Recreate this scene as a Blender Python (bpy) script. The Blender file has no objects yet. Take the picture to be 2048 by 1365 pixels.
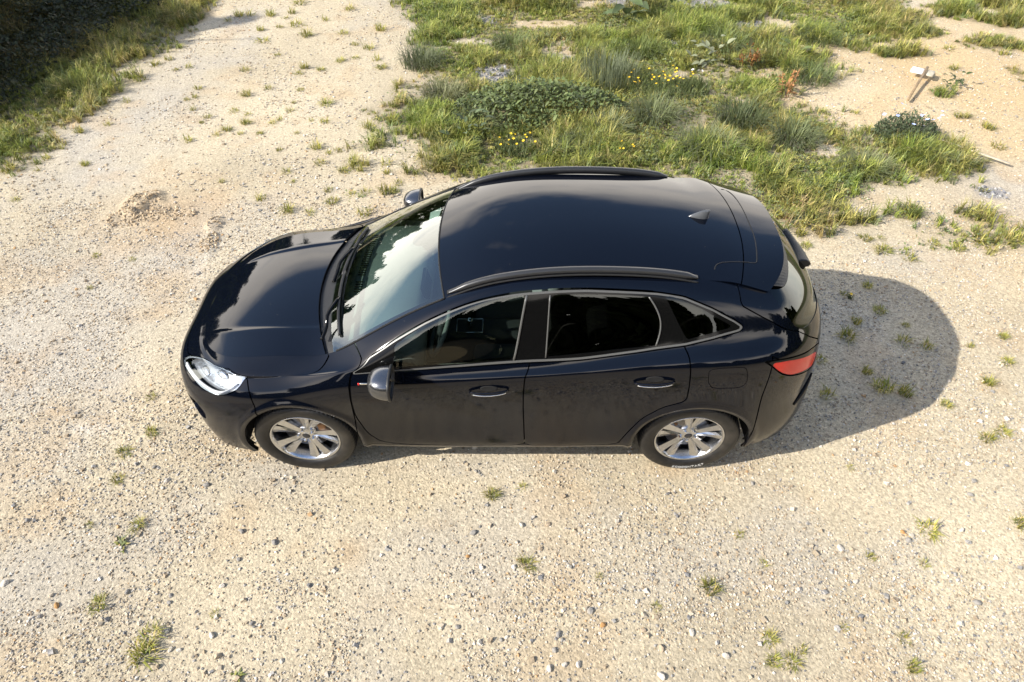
import bpy, math, random
import numpy as np
from math import radians, sin, cos, pi, sqrt
from mathutils import Vector, Matrix, Euler
SC = bpy.context.scene
COL = SC.collection
# ------------------------------------------------------------------ camera, sky, sun, exposure
cam_d = bpy.data.cameras.new('camera'); cam = bpy.data.objects.new('camera', cam_d); COL.objects.link(cam)
cam_d.sensor_width = 36; cam_d.lens = 24.0; cam_d.clip_end = 2000; cam_d.clip_start = .05
cam.location = (0.104, -3.805, 4.256); cam.rotation_euler = (radians(45), 0, 0)
SC.camera = cam
SUN_TO = Vector((-1.42, -.47, 1.0)).normalized()
SUN_EL = math.asin(SUN_TO.z); SUN_AZ = math.atan2(SUN_TO.x, SUN_TO.y)
wd = bpy.data.worlds.new('World'); SC.world = wd; wd.use_nodes = True
nt = wd.node_tree; nt.nodes.clear()
def wn(t, **k):
    n = nt.nodes.new(t)
    for a, b in k.items(): setattr(n, a, b)
    return n
sky = wn('ShaderNodeTexSky', sky_type='NISHITA', sun_disc=False, sun_elevation=SUN_EL, sun_rotation=SUN_AZ, altitude=100, air_density=1.0, dust_density=1.0, ozone_density=1.2)
tc = wn('ShaderNodeTexCoord')
mp = wn('ShaderNodeMapping'); mp.inputs['Scale'].default_value = (1, 1, 2.6)
nz = wn('ShaderNodeTexNoise'); nz.inputs['Scale'].default_value = 1.9; nz.inputs['Detail'].default_value = 7; nz.inputs['Roughness'].default_value = .58
cr = wn('ShaderNodeValToRGB'); cr.color_ramp.elements[0].position = .44; cr.color_ramp.elements[1].position = .80
cr.color_ramp.elements[1].color = (.85, .85, .85, 1)
mx = wn('ShaderNodeMix', data_type='RGBA'); mx.inputs[7].default_value = (15.5, 14.2, 12.6, 1)
bg = wn('ShaderNodeBackground'); bg.inputs['Strength'].default_value = .15
wo = wn('ShaderNodeOutputWorld')
L = nt.links.new
L(tc.outputs['Generated'], mp.inputs['Vector']); L(mp.outputs[0], nz.inputs['Vector']); 
sep = wn('ShaderNodeSeparateXYZ'); L(tc.outputs['Generated'], sep.inputs[0])
hz = wn('ShaderNodeMapRange'); hz.inputs['From Min'].default_value = .38; hz.inputs['From Max'].default_value = .54; hz.inputs['To Min'].default_value = .30; hz.inputs['To Max'].default_value = -.20
L(sep.outputs['Z'], hz.inputs['Value']); adn = wn('ShaderNodeMath', operation='ADD'); L(nz.outputs['Fac'], adn.inputs[0]); L(hz.outputs[0], adn.inputs[1]); L(adn.outputs[0], cr.inputs[0])
L(cr.outputs['Color'], mx.inputs[0]); L(sky.outputs[0], mx.inputs[6]); L(mx.outputs[2], bg.inputs['Color']); L(bg.outputs[0], wo.inputs[0])
sd = bpy.data.lights.new('sun', 'SUN'); so = bpy.data.objects.new('sun', sd); COL.objects.link(so)
sd.energy = 5.0; sd.angle = radians(.53); sd.color = (1, .95, .87)
so.rotation_euler = SUN_TO.to_track_quat('Z', 'Y').to_euler(); so.location = SUN_TO * 60
vs_ = SC.view_settings; vs_.view_transform = 'Standard'; vs_.look = 'None'; vs_.gamma = 1; vs_.exposure = .86; vs_.use_curve_mapping = False
SC.render.engine = 'CYCLES'; SC.cycles.use_denoising = True; SC.cycles.max_bounces = 10; SC.cycles.transparent_max_bounces = 16
SC.cycles.sample_clamp_indirect = 6; SC.cycles.caustics_reflective = False; SC.cycles.caustics_refractive = False
rng = np.random.default_rng(7); random.seed(7)
# ------------------------------------------------------------------ helpers
def tag(o, label=None, cat=None, group=None, kind=None):
    if label: o['label'] = label
    if cat: o['category'] = cat
    if group: o['group'] = group
    if kind: o['kind'] = kind
    return o
def empty(name, loc=(0, 0, 0), rz=0, parent=None):
    o = bpy.data.objects.new(name, None); COL.objects.link(o); o.location = loc; o.rotation_euler = (0, 0, rz)
    o.empty_display_size = .1
    if parent: o.parent = parent
    return o
def link(name, me, mat=None, parent=None, loc=None):
    o = bpy.data.objects.new(name, me); COL.objects.link(o)
    if mat is not None and len(me.materials) == 0: me.materials.append(mat)
    if parent: o.parent = parent
    if loc is not None: o.location = loc
    return o
def fast_mesh(name, V, F, mat=None, smooth=False, col=None, normals=None, cname='Col'):
    """V n x 3, F m x k faces of one size"""
    V = np.asarray(V, np.float32); F = np.asarray(F, np.int32); k = F.shape[1]
    me = bpy.data.meshes.new(name)
    me.vertices.add(len(V)); me.vertices.foreach_set('co', V.ravel())
    me.loops.add(F.size); me.loops.foreach_set('vertex_index', F.ravel())
    me.polygons.add(len(F)); me.polygons.foreach_set('loop_start', np.arange(0, F.size, k, dtype=np.int32))
    me.polygons.foreach_set('loop_total', np.full(len(F), k, np.int32))
    me.polygons.foreach_set('use_smooth', np.full(len(F), bool(smooth)))
    me.update(calc_edges=True)
    if col is not None:
        a = me.color_attributes.new(cname, 'FLOAT_COLOR', 'POINT')
        c = np.ones((len(V), 4), np.float32); c[:, :3] = col; a.data.foreach_set('color', c.ravel())
    if mat is not None: me.materials.append(mat)
    if normals is not None: me.normals_split_custom_set_from_vertices(np.asarray(normals, float).tolist())
    return me
def nodes(name):
    m = bpy.data.materials.new(name); m.use_nodes = True; t = m.node_tree
    return m, t, t.nodes['Principled BSDF'], t.nodes['Material Output']
def pbr(name, col, rough=.5, metal=0, spec=.5, coat=0, ior=1.5, sheen=0):
    m, t, b, o = nodes(name)
    b.inputs['Base Color'].default_value = (*col, 1); b.inputs['Roughness'].default_value = rough; b.inputs['Metallic'].default_value = metal
    b.inputs['Specular IOR Level'].default_value = spec; b.inputs['Coat Weight'].default_value = coat; b.inputs['IOR'].default_value = ior
    b.inputs['Coat Roughness'].default_value = .02
    return m
def grain(m, scale, amount, bump=0, bscale=None):
    """noise on colour and a little bump, procedural"""
    t = m.node_tree; b = t.nodes['Principled BSDF']; c = b.inputs['Base Color'].default_value[:]
    tc = t.nodes.new('ShaderNodeTexCoord'); n = t.nodes.new('ShaderNodeTexNoise'); n.inputs['Scale'].default_value = scale; n.inputs['Detail'].default_value = 6
    r = t.nodes.new('ShaderNodeMapRange'); r.inputs['To Min'].default_value = 1 - amount; r.inputs['To Max'].default_value = 1 + amount; r.inputs['From Min'].default_value = .3; r.inputs['From Max'].default_value = .7
    v = t.nodes.new('ShaderNodeVectorMath'); v.operation = 'SCALE'; v.inputs[0].default_value = c[:3]
    t.links.new(tc.outputs['Object'], n.inputs['Vector']); t.links.new(n.outputs['Fac'], r.inputs['Value']); t.links.new(r.outputs[0], v.inputs['Scale']); t.links.new(v.outputs[0], b.inputs['Base Color'])
    if bump:
        n2 = t.nodes.new('ShaderNodeTexNoise'); n2.inputs['Scale'].default_value = bscale or scale * 3; n2.inputs['Detail'].default_value = 4
        bp = t.nodes.new('ShaderNodeBump'); bp.inputs['Strength'].default_value = bump; bp.inputs['Distance'].default_value = .01
        t.links.new(tc.outputs['Object'], n2.inputs['Vector']); t.links.new(n2.outputs['Fac'], bp.inputs['Height']); t.links.new(bp.outputs[0], b.inputs['Normal'])
    return m
def thin_glass(name, tint, refl=1.8):
    m, t, b, o = nodes(name); t.nodes.remove(b)
    tr = t.nodes.new('ShaderNodeBsdfTransparent'); tr.inputs[0].default_value = (*tint, 1)
    gl = t.nodes.new('ShaderNodeBsdfGlossy'); gl.inputs['Roughness'].default_value = .004; gl.inputs['Color'].default_value = (.95, 1, .985, 1)
    fr = t.nodes.new('ShaderNodeFresnel'); fr.inputs['IOR'].default_value = 1.5
    mu = t.nodes.new('ShaderNodeMath'); mu.operation = 'MULTIPLY'; mu.use_clamp = True; mu.inputs[1].default_value = refl
    mi = t.nodes.new('ShaderNodeMixShader')
    t.links.new(fr.outputs[0], mu.inputs[0]); t.links.new(mu.outputs[0], mi.inputs[0]); t.links.new(tr.outputs[0], mi.inputs[1]); t.links.new(gl.outputs[0], mi.inputs[2]); t.links.new(mi.outputs[0], o.inputs['Surface'])
    return m
def box_mesh(name, sx, sy, sz, bev=.01, seg=2, mat=None, taper=None):
    import bmesh
    bm = bmesh.new(); bmesh.ops.create_cube(bm, size=1)
    for v in bm.verts:
        k = 1 if taper is None or v.co.z < 0 else taper
        v.co = Vector((v.co.x * sx * k, v.co.y * sy * k, v.co.z * sz))
    if bev: bmesh.ops.bevel(bm, geom=bm.edges[:], offset=bev, segments=seg, affect='EDGES', profile=.5)
    me = bpy.data.meshes.new(name); bm.to_mesh(me); bm.free()
    for p in me.polygons: p.use_smooth = True
    if mat: me.materials.append(mat)
    return me
def sweep(name, path, prof, mat=None, ups=None, closed_prof=True, scales=None, cap=True, smooth=True):
    """sweep a 2D profile (a, b) along a 3D path; a is sideways, b along up"""
    P = np.asarray(path, float); n = len(P); Q = np.asarray(prof, float); k = len(Q)
    T = np.gradient(P, axis=0); T /= np.linalg.norm(T, axis=1)[:, None]
    up = np.tile([0, 0, 1.], (n, 1)) if ups is None else np.asarray(ups, float)
    S = np.cross(T, up); S /= np.linalg.norm(S, axis=1)[:, None] + 1e-9; Up = np.cross(S, T)
    sc = np.ones((n, 2)) if scales is None else np.asarray(scales, float)
    V = (P[:, None] + S[:, None] * (Q[None, :, :1] * sc[:, None, :1]) + Up[:, None] * (Q[None, :, 1:] * sc[:, None, 1:])).reshape(-1, 3)
    F = []
    kk = k if closed_prof else k - 1
    for i in range(n - 1):
        for j in range(kk):
            a = i * k + j; b = i * k + (j + 1) % k; F.append((a, b, b + k, a + k))
    me = bpy.data.meshes.new(name)
    if cap and closed_prof: F += [tuple(range(k - 1, -1, -1)), tuple((n - 1) * k + j for j in range(k))]
    me.from_pydata(V.tolist(), [], F); me.update()
    for p in me.polygons: p.use_smooth = smooth and len(p.vertices) == 4
    if mat: me.materials.append(mat)
    return me
def circ_prof(r, n=10, ry=None): return [(r * cos(2 * pi * i / n), (ry or r) * sin(2 * pi * i / n)) for i in range(n)]
def lathe(name, prof, seg, mat=None, axis='Y', smooth=True, mod=None):
    """prof: list of (radius, along axis)"""
    V = []; F = []; k = len(prof)
    for i in range(seg):
        a = 2 * pi * i / seg
        for j, (r, h) in enumerate(prof):
            rr = r if mod is None else mod(i, j, r)
            V.append((rr * cos(a), h, rr * sin(a)) if axis == 'Y' else (rr * cos(a), rr * sin(a), h))
    for i in range(seg):
        for j in range(k - 1):
            a = i * k + j; b = ((i + 1) % seg) * k + j; F.append((a, b, b + 1, a + 1))
    me = bpy.data.meshes.new(name); me.from_pydata(V, [], F); me.update()
    for p in me.polygons: p.use_smooth = smooth
    if mat: me.materials.append(mat)
    return me
# ---------------------------------------------------------------- car surface
def nspline(t, P):
    t = np.asarray(t, float); P = np.asarray(P, float); n = len(t); h = np.diff(t)
    A = np.zeros((n, n)); B = np.zeros((n,) + P.shape[1:])
    A[0, 0] = A[-1, -1] = 1
    for i in range(1, n - 1):
        A[i, i - 1] = h[i - 1]; A[i, i] = 2 * (h[i - 1] + h[i]); A[i, i + 1] = h[i]
        B[i] = 6 * ((P[i + 1] - P[i]) / h[i] - (P[i] - P[i - 1]) / h[i - 1])
    M = np.linalg.solve(A, B.reshape(n, -1)).reshape(B.shape)
    def ev(x):
        x = np.asarray(x, float); i = np.clip(np.searchsorted(t, x, 'right') - 1, 0, n - 2)
        sh = (-1,) + (1,) * (P.ndim - 1)
        d = (x - t[i]).reshape(sh); e = (t[i + 1] - x).reshape(sh); hh = h[i].reshape(sh)
        return (M[i] * e**3 + M[i + 1] * d**3) / (6 * hh) + (P[i] / hh - M[i] * hh / 6) * e + (P[i + 1] / hh - M[i + 1] * hh / 6) * d
    return ev
# control lines, x, half width, z; stations: front centre, front mid, front corner, ... rear corner, rear mid, rear centre
LINES = [
 [(-2.25,0,.19),(-2.215,.42,.19),(-2.06,.75,.19),(-1.78,.865,.20),(-1.355,.86,.22),(-.98,.84,.21),(-.78,.832,.205),(-.55,.83,.20),(0,.83,.20),(.55,.83,.20),(1.0,.84,.22),(1.355,.87,.24),(1.72,.875,.25),(2.06,.75,.27),(2.23,.44,.29),(2.27,0,.29)],
 [(-2.285,0,.32),(-2.25,.42,.32),(-2.08,.76,.32),(-1.79,.895,.32),(-1.355,.905,.33),(-.98,.895,.30),(-.78,.892,.29),(-.55,.89,.28),(0,.89,.28),(.55,.89,.28),(1.0,.90,.30),(1.355,.92,.33),(1.72,.905,.36),(2.07,.77,.38),(2.265,.44,.40),(2.305,0,.40)],
 [(-2.305,0,.45),(-2.275,.43,.45),(-2.085,.765,.45),(-1.79,.905,.45),(-1.355,.93,.45),(-.98,.913,.42),(-.78,.909,.41),(-.55,.908,.40),(0,.908,.40),(.55,.908,.40),(1.0,.92,.43),(1.355,.938,.46),(1.72,.915,.50),(2.07,.775,.53),(2.27,.45,.55),(2.31,0,.55)],
 [(-2.31,0,.60),(-2.285,.43,.60),(-2.09,.765,.60),(-1.80,.905,.60),(-1.355,.94,.60),(-.98,.915,.58),(-.78,.914,.573),(-.55,.912,.57),(0,.912,.57),(.55,.914,.57),(1.0,.922,.60),(1.355,.945,.62),(1.72,.915,.66),(2.055,.77,.69),(2.25,.45,.70),(2.29,0,.70)],
 [(-2.285,0,.75),(-2.26,.43,.75),(-2.065,.745,.74),(-1.80,.885,.75),(-1.355,.93,.76),(-.98,.932,.78),(-.78,.931,.785),(-.55,.930,.79),(0,.928,.81),(.55,.932,.83),(1.0,.938,.86),(1.355,.942,.88),(1.72,.908,.90),(2.035,.77,.92),(2.225,.45,.93),(2.265,0,.93)],
 [(-2.235,0,.81),(-2.205,.40,.81),(-2.04,.69,.81),(-1.80,.84,.84),(-1.355,.895,.87),(-.98,.925,.925),(-.78,.927,.94),(-.55,.928,.965),(0,.927,1.015),(.55,.928,1.07),(1.0,.931,1.115),(1.355,.930,1.135),(1.72,.880,1.145),(1.98,.748,1.125),(2.19,.44,1.10),(2.235,0,1.10)],
 [(-2.175,0,.845),(-2.14,.38,.85),(-1.985,.655,.865),(-1.78,.785,.895),(-1.355,.835,.93),(-.98,.88,1.01),(-.78,.886,1.03),(-.55,.885,1.045),(0,.878,1.09),(.55,.872,1.14),(1.0,.862,1.205),(1.355,.852,1.235),(1.70,.80,1.24),(1.92,.695,1.235),(2.135,.41,1.20),(2.18,0,1.20)],
 [(-2.13,0,.865),(-2.09,.36,.875),(-1.935,.60,.90),(-1.74,.745,.935),(-1.355,.775,.965),(-1.0,.80,1.04),(-.80,.788,1.145),(-.57,.755,1.28),(-.02,.675,1.525),(.55,.652,1.575),(1.0,.652,1.555),(1.355,.66,1.51),(1.69,.645,1.43),(1.88,.59,1.385),(2.025,.35,1.365),(2.06,0,1.365)],
 [(-2.115,0,.875),(-2.065,.35,.885),(-1.915,.575,.92),(-1.72,.665,.965),(-1.38,.69,1.005),(-1.06,.705,1.055),(-.86,.69,1.165),(-.64,.66,1.29),(-.04,.605,1.54),(.55,.585,1.60),(1.0,.585,1.588),(1.355,.585,1.555),(1.65,.57,1.49),(1.81,.53,1.46),(1.91,.31,1.45),(1.945,0,1.45)],
]
LINES = np.array(LINES)
NL, NS = LINES.shape[:2]
_ext = np.concatenate([LINES[:, 2:0:-1] * [1, -1, 1], LINES, LINES[:, -2:-4:-1] * [1, -1, 1]], 1)
UK = np.array([-0.7599, -0.4084, 0.0, 0.4084, 0.7599, 1.0517, 1.4847, 1.8608, 2.0649, 2.3007, 2.8593, 3.4131, 3.8646, 4.221, 4.5812, 4.8992, 5.2594, 5.6871, 6.1147, 6.4749])           # knots along the car, metres
VK = np.array([0.0, 0.1069, 0.2334, 0.3958, 0.6167, 0.7706, 0.8981, 1.1622, 1.2567])
_su = nspline(UK, _ext.transpose(1, 0, 2))
U0, U1 = 0.0, UK[-3]
STU = UK[2:-2]
def side_eval(us, vs):
    g = _su(us)                               # nu x lines x 3
    return nspline(VK, g.transpose(1, 0, 2))(vs).transpose(1, 0, 2)   # nu x nv x 3  (y positive)
def L8(us): return _su(us)[:, 8]
# centre line of the top patches
C_HOOD = [(-2.105,.878),(-1.92,.955),(-1.65,1.025),(-1.38,1.068),(-1.13,1.10)]
C_WIND = [(-1.16,1.085),(-.97,1.205),(-.78,1.318),(-.58,1.425),(-.385,1.515)]
C_ROOF = [(-.385,1.515),(-.15,1.585),(.15,1.635),(.55,1.66),(1.0,1.648),(1.4,1.617),(1.64,1.590),(1.873,1.558)]
def u_at_x(x):
    us = np.linspace(STU[3], STU[12], 2000); return us[np.argmin(abs(L8(us)[:, 0] - x))]
SPOIL_E = [(1.46,.592,1.552),(1.59,.60,1.518),(1.692,.603,1.485)]
def top_patch(kind, nu, nw, wmax=1.0):
    if kind == 'hood':
        us = np.linspace(STU[2], STU[5], nu); E = L8(us); C = np.array(C_HOOD)
    elif kind == 'wind':
        us = np.linspace(STU[5], u_at_x(-.315), nu); E = L8(us); C = np.array(C_WIND)
    else:
        ua = np.linspace(u_at_x(-.315), u_at_x(1.30), 24); E0 = np.concatenate([L8(ua), SPOIL_E])
        te = np.concatenate([[0], np.cumsum(np.linalg.norm(np.diff(E0, axis=0), axis=1))]); te /= te[-1]
        E = nspline(te, E0)(np.linspace(0, 1, nu)); C = np.array(C_ROOF)
    tc = np.concatenate([[0], np.cumsum(np.linalg.norm(np.diff(C, axis=0), axis=1))]); tc /= tc[-1]
    Cs = nspline(tc, C)(np.linspace(0, 1, nu))
    w = np.linspace(-1, 1, nw)[None, :]
    aw = abs(w)
    if kind == 'roof':
        s = np.linspace(0, 1, nu)[:, None]; px = 2.0 + 1.2 * np.clip((s - .7) / .3, 0, 1); pz = 2.4
    elif kind == 'hood': px, pz = 2.0, 2.3
    else: px, pz = 2.0, 2.1
    X = Cs[:, :1] + (E[:, :1] - Cs[:, :1]) * aw**px
    Z = Cs[:, 1:] + (E[:, 2:] - Cs[:, 1:]) * aw**pz
    Y = E[:, 1:2] * w
    if kind == 'hood':
        us = np.linspace(STU[0], STU[2], 200); Q = L8(us); o_ = np.argsort(Q[:, 1]); ay = abs(Y[0])
        fx = np.interp(ay, Q[o_, 1], Q[o_, 0]) - X[0]; fz = np.interp(ay, Q[o_, 1], Q[o_, 2]) - Z[0]
        k = np.clip(1 - np.linspace(0, 1, nu)[:, None] / .6, 0, 1)**2; X = X + fx * k; Z = Z + fz * k
        s = np.linspace(0, 1, nu)[:, None]
        yc = np.interp(s[:, 0], [0, .3, .65, 1], [.36, .42, .46, .49])[:, None]
        amp = .010 * np.clip(s / .15, 0, 1)
        Z = Z + amp * (1 / (1 + np.exp(-(abs(Y) - yc) / .010))) * 1.0 * np.exp(-np.clip(abs(Y) - yc, 0, 1) / .10)
    return np.stack([X, Y, Z], 2)
# ------------------------------------------------------------------ trimming of the car surface into panels
class SM:
    def __init__(s, P, UV, N, T): s.P, s.UV, s.N, s.T = P, UV, N, T
def grid_sm(G, UV, flip=False):
    a = np.gradient(G, axis=0); b = np.gradient(G, axis=1); N = np.cross(a, b); N /= np.linalg.norm(N, axis=2)[..., None] + 1e-12
    n, m = G.shape[:2]; I = np.arange(n * m).reshape(n, m)
    q = np.stack([I[:-1, :-1], I[1:, :-1], I[1:, 1:], I[:-1, 1:]], -1).reshape(-1, 4)
    T = np.concatenate([q[:, [0, 1, 2]], q[:, [0, 2, 3]]])
    if flip: N = -N; T = T[:, ::-1]
    return SM(G.reshape(-1, 3), UV.reshape(-1, 2), N.reshape(-1, 3), T)
def clip(m, d):
    """keep d < 0, cutting triangles along d = 0"""
    d = np.where(abs(d) < 1e-7, 1e-7, d); s = d[m.T]; ins = s < 0; n = ins.sum(1)
    full = m.T[n == 3]; out = [full]; eA, eB = [], []
    base = len(m.P); cnt = 0
    t1 = m.T[n == 1]; k = np.argmax(ins[n == 1], 1) if len(t1) else np.zeros(0, int)
    r = np.arange(len(t1)); a, b, c = t1[r, k], t1[r, (k + 1) % 3], t1[r, (k + 2) % 3]
    t2 = m.T[n == 2]; k2 = np.argmin(ins[n == 2], 1) if len(t2) else np.zeros(0, int)
    r2 = np.arange(len(t2)); o, p, q = t2[r2, k2], t2[r2, (k2 + 1) % 3], t2[r2, (k2 + 2) % 3]
    E = np.concatenate([np.stack([a, b], 1), np.stack([a, c], 1), np.stack([p, o], 1), np.stack([q, o], 1)])
    if len(E):
        Es = np.sort(E, 1); uq, inv = np.unique(Es, axis=0, return_inverse=True); inv = inv.ravel()
        da, db = d[uq[:, 0]], d[uq[:, 1]]; w = (da / (da - db))[:, None]
        nP = m.P[uq[:, 0]] * (1 - w) + m.P[uq[:, 1]] * w; nU = m.UV[uq[:, 0]] * (1 - w) + m.UV[uq[:, 1]] * w; nN = m.N[uq[:, 0]] * (1 - w) + m.N[uq[:, 1]] * w
        nN /= np.linalg.norm(nN, axis=1)[:, None] + 1e-12
        x = inv + base; A = len(a); B = len(o)
        ab, ac, po, qo = x[:A], x[A:2 * A], x[2 * A:2 * A + B], x[2 * A + B:]
        out += [np.stack([a, ab, ac], 1), np.stack([po, p, q], 1), np.stack([po, q, qo], 1)]
        P = np.concatenate([m.P, nP]); U = np.concatenate([m.UV, nU]); N = np.concatenate([m.N, nN])
    else: P, U, N = m.P, m.UV, m.N
    T = np.concatenate(out)
    used, T = np.unique(T, return_inverse=True); T = T.reshape(-1, 3)
    return SM(P[used], U[used], N[used], T)
def sdf(poly, X, chaikin=1, cw=.18):
    Q = np.asarray(poly, float)
    for _ in range(chaikin):
        R = np.roll(Q, -1, 0); Q = np.stack([Q * (1 - cw) + R * cw, Q * cw + R * (1 - cw)], 1).reshape(-1, 2)
    d = np.full(len(X), 1e9); ins = np.zeros(len(X), bool)
    for A, B in zip(Q, np.roll(Q, -1, 0)):
        e = B - A; w = X - A; t = np.clip((w @ e) / (e @ e + 1e-15), 0, 1); r = w - t[:, None] * e
        d = np.minimum(d, (r**2).sum(1))
        c = (A[1] > X[:, 1]) != (B[1] > X[:, 1])
        with np.errstate(divide='ignore', invalid='ignore'): xi = (B[0] - A[0]) * (X[:, 1] - A[1]) / (B[1] - A[1]) + A[0]
        ins ^= c & (X[:, 0] < xi)
    return np.where(ins, -np.sqrt(d), np.sqrt(d))
def join(ms):
    P, U, N, T, k = [], [], [], [], 0
    for m in ms: P.append(m.P); U.append(m.UV); N.append(m.N); T.append(m.T + k); k += len(m.P)
    return SM(np.concatenate(P), np.concatenate(U), np.concatenate(N), np.concatenate(T))
def mirror(m): return SM(m.P * [1, -1, 1], m.UV, m.N * [1, -1, 1], m.T[:, ::-1])
def off(m, d): return SM(m.P + m.N * d, m.UV, m.N, m.T)
def rim(m, depth, back=False):
    """folded edge: boundary extruded inwards"""
    E = np.concatenate([m.T[:, [0, 1]], m.T[:, [1, 2]], m.T[:, [2, 0]]])
    key = np.sort(E, 1); _, inv, cnt = np.unique(key, axis=0, return_inverse=True, return_counts=True)
    B = E[cnt[inv.ravel()] == 1]
    if not len(B): return m
    a, b = m.P[B[:, 0]], m.P[B[:, 1]]; na, nb = m.N[B[:, 0]], m.N[B[:, 1]]
    fn = np.cross(b - a, -na); l = np.linalg.norm(fn, axis=1)[:, None]; ok = l[:, 0] > 1e-12; fn = -fn / (l + 1e-15)
    a, b, na, nb, fn = a[ok], b[ok], na[ok], nb[ok], fn[ok]; n = len(a)
    P = np.concatenate([a, b, b - nb * depth, a - na * depth]); N = np.concatenate([fn] * 4); I = np.arange(n)
    T = np.concatenate([np.stack([I + n, I, I + 3 * n], 1), np.stack([I + n, I + 3 * n, I + 2 * n], 1)])
    parts = [m, SM(P, np.zeros((4 * n, 2)), N, T)]
    if back: parts.append(SM(m.P - m.N * depth, m.UV, -m.N, m.T[:, ::-1]))
    return join(parts)
def out(name, m, mat, parent, smooth=True):
    me = fast_mesh(name, m.P, m.T, mat, True, normals=m.N)
    return link(name, me, None, parent)
# ------------------------------------------------------------------ materials of the car
PAINT = pbr('black_metallic_paint', (.0017, .0026, .0056), .4, .0, .0, 1.0)
PAINT.node_tree.nodes['Principled BSDF'].inputs['Coat IOR'].default_value = 1.43
PAINT.node_tree.nodes['Principled BSDF'].inputs['Coat Roughness'].default_value = .045
def _dust(m, amt):
    t = m.node_tree; b = t.nodes['Principled BSDF']; g = t.nodes.new('ShaderNodeNewGeometry'); s = t.nodes.new('ShaderNodeSeparateXYZ')
    r = t.nodes.new('ShaderNodeMapRange'); r.inputs['From Min'].default_value = .75; r.inputs['From Max'].default_value = .2
    n = t.nodes.new('ShaderNodeTexNoise'); n.inputs['Scale'].default_value = 16; n.inputs['Detail'].default_value = 8; n.inputs['Roughness'].default_value = .75
    r2 = t.nodes.new('ShaderNodeMapRange'); r2.inputs['From Min'].default_value = .42; r2.inputs['From Max'].default_value = .75
    mu = t.nodes.new('ShaderNodeMath'); mu.operation = 'MULTIPLY'; mu2 = t.nodes.new('ShaderNodeMath'); mu2.operation = 'MULTIPLY'; mu2.inputs[1].default_value = amt
    mx = t.nodes.new('ShaderNodeMix'); mx.data_type = 'RGBA'; mx.inputs[6].default_value = b.inputs['Base Color'].default_value; mx.inputs[7].default_value = (.23, .17, .11, 1)
    k = t.links.new
    k(g.outputs['Position'], s.inputs[0]); k(s.outputs['Z'], r.inputs['Value']); k(g.outputs['Position'], n.inputs['Vector']); k(n.outputs['Fac'], r2.inputs['Value'])
    k(r.outputs[0], mu.inputs[0]); k(r2.outputs[0], mu.inputs[1]); k(mu.outputs[0], mu2.inputs[0]); k(mu2.outputs[0], mx.inputs[0]); k(mx.outputs[2], b.inputs['Base Color'])
_dust(PAINT, .06)
def _film(m):
    t = m.node_tree; b = t.nodes['Principled BSDF']; g = t.nodes.new('ShaderNodeNewGeometry'); k = t.links.new
    n = t.nodes.new('ShaderNodeTexNoise'); n.inputs['Scale'].default_value = 3.2; n.inputs['Detail'].default_value = 8; n.inputs['Roughness'].default_value = .7
    r = t.nodes.new('ShaderNodeMapRange'); r.inputs['From Min'].default_value = .35; r.inputs['From Max'].default_value = .7; r.inputs['To Min'].default_value = .03; r.inputs['To Max'].default_value = .075
    k(g.outputs['Position'], n.inputs['Vector']); k(n.outputs['Fac'], r.inputs['Value']); sx = t.nodes.new('ShaderNodeSeparateXYZ'); rz = t.nodes.new('ShaderNodeMapRange'); rz.inputs['From Min'].default_value = .92; rz.inputs['From Max'].default_value = .55; rz.inputs['To Max'].default_value = .13; ad = t.nodes.new('ShaderNodeMath'); ad.operation = 'ADD'
    k(g.outputs['Position'], sx.inputs[0]); k(sx.outputs['Z'], rz.inputs['Value']); k(r.outputs[0], ad.inputs[0]); k(rz.outputs[0], ad.inputs[1]); k(ad.outputs[0], b.inputs['Coat Roughness'])
    v = t.nodes.new('ShaderNodeTexVoronoi'); v.inputs['Scale'].default_value = 26; lt = t.nodes.new('ShaderNodeMath'); lt.operation = 'LESS_THAN'; lt.inputs[1].default_value = .045
    n2 = t.nodes.new('ShaderNodeTexNoise'); n2.inputs['Scale'].default_value = 6; gt = t.nodes.new('ShaderNodeMath'); gt.operation = 'GREATER_THAN'; gt.inputs[1].default_value = .6
    mu = t.nodes.new('ShaderNodeMath'); mu.operation = 'MULTIPLY'; mu2 = t.nodes.new('ShaderNodeMath'); mu2.operation = 'MULTIPLY'; mu2.inputs[1].default_value = .5
    mx = t.nodes.new('ShaderNodeMix'); mx.data_type = 'RGBA'; mx.inputs[7].default_value = (.22, .20, .17, 1); src = b.inputs['Base Color'].links[0].from_socket
    k(g.outputs['Position'], v.inputs['Vector']); k(g.outputs['Position'], n2.inputs['Vector']); k(v.outputs['Distance'], lt.inputs[0]); k(n2.outputs['Fac'], gt.inputs[0]); k(lt.outputs[0], mu.inputs[0]); k(gt.outputs[0], mu.inputs[1]); k(mu.outputs[0], mu2.inputs[0]); k(mu2.outputs[0], mx.inputs[0]); k(src, mx.inputs[6]); k(mx.outputs[2], b.inputs['Base Color'])
_film(PAINT)
GLOSSBLACK = pbr('gloss_black_plastic', (.004, .004, .004), .08, 0, .22)
SATIN = pbr('satin_grey_trim', (.10, .10, .095), .42, .3, .5)
RAILM = pbr('satin_black_rail', (.035, .036, .038), .35, .4, .5)
PLASTIC = grain(pbr('black_grained_plastic', (.012, .012, .012), .5), 90, .3, .2, 400)
RUBBER = grain(pbr('tyre_rubber', (.011, .0105, .010), .5, 0, .45), 25, .35, .15, 160)
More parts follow.
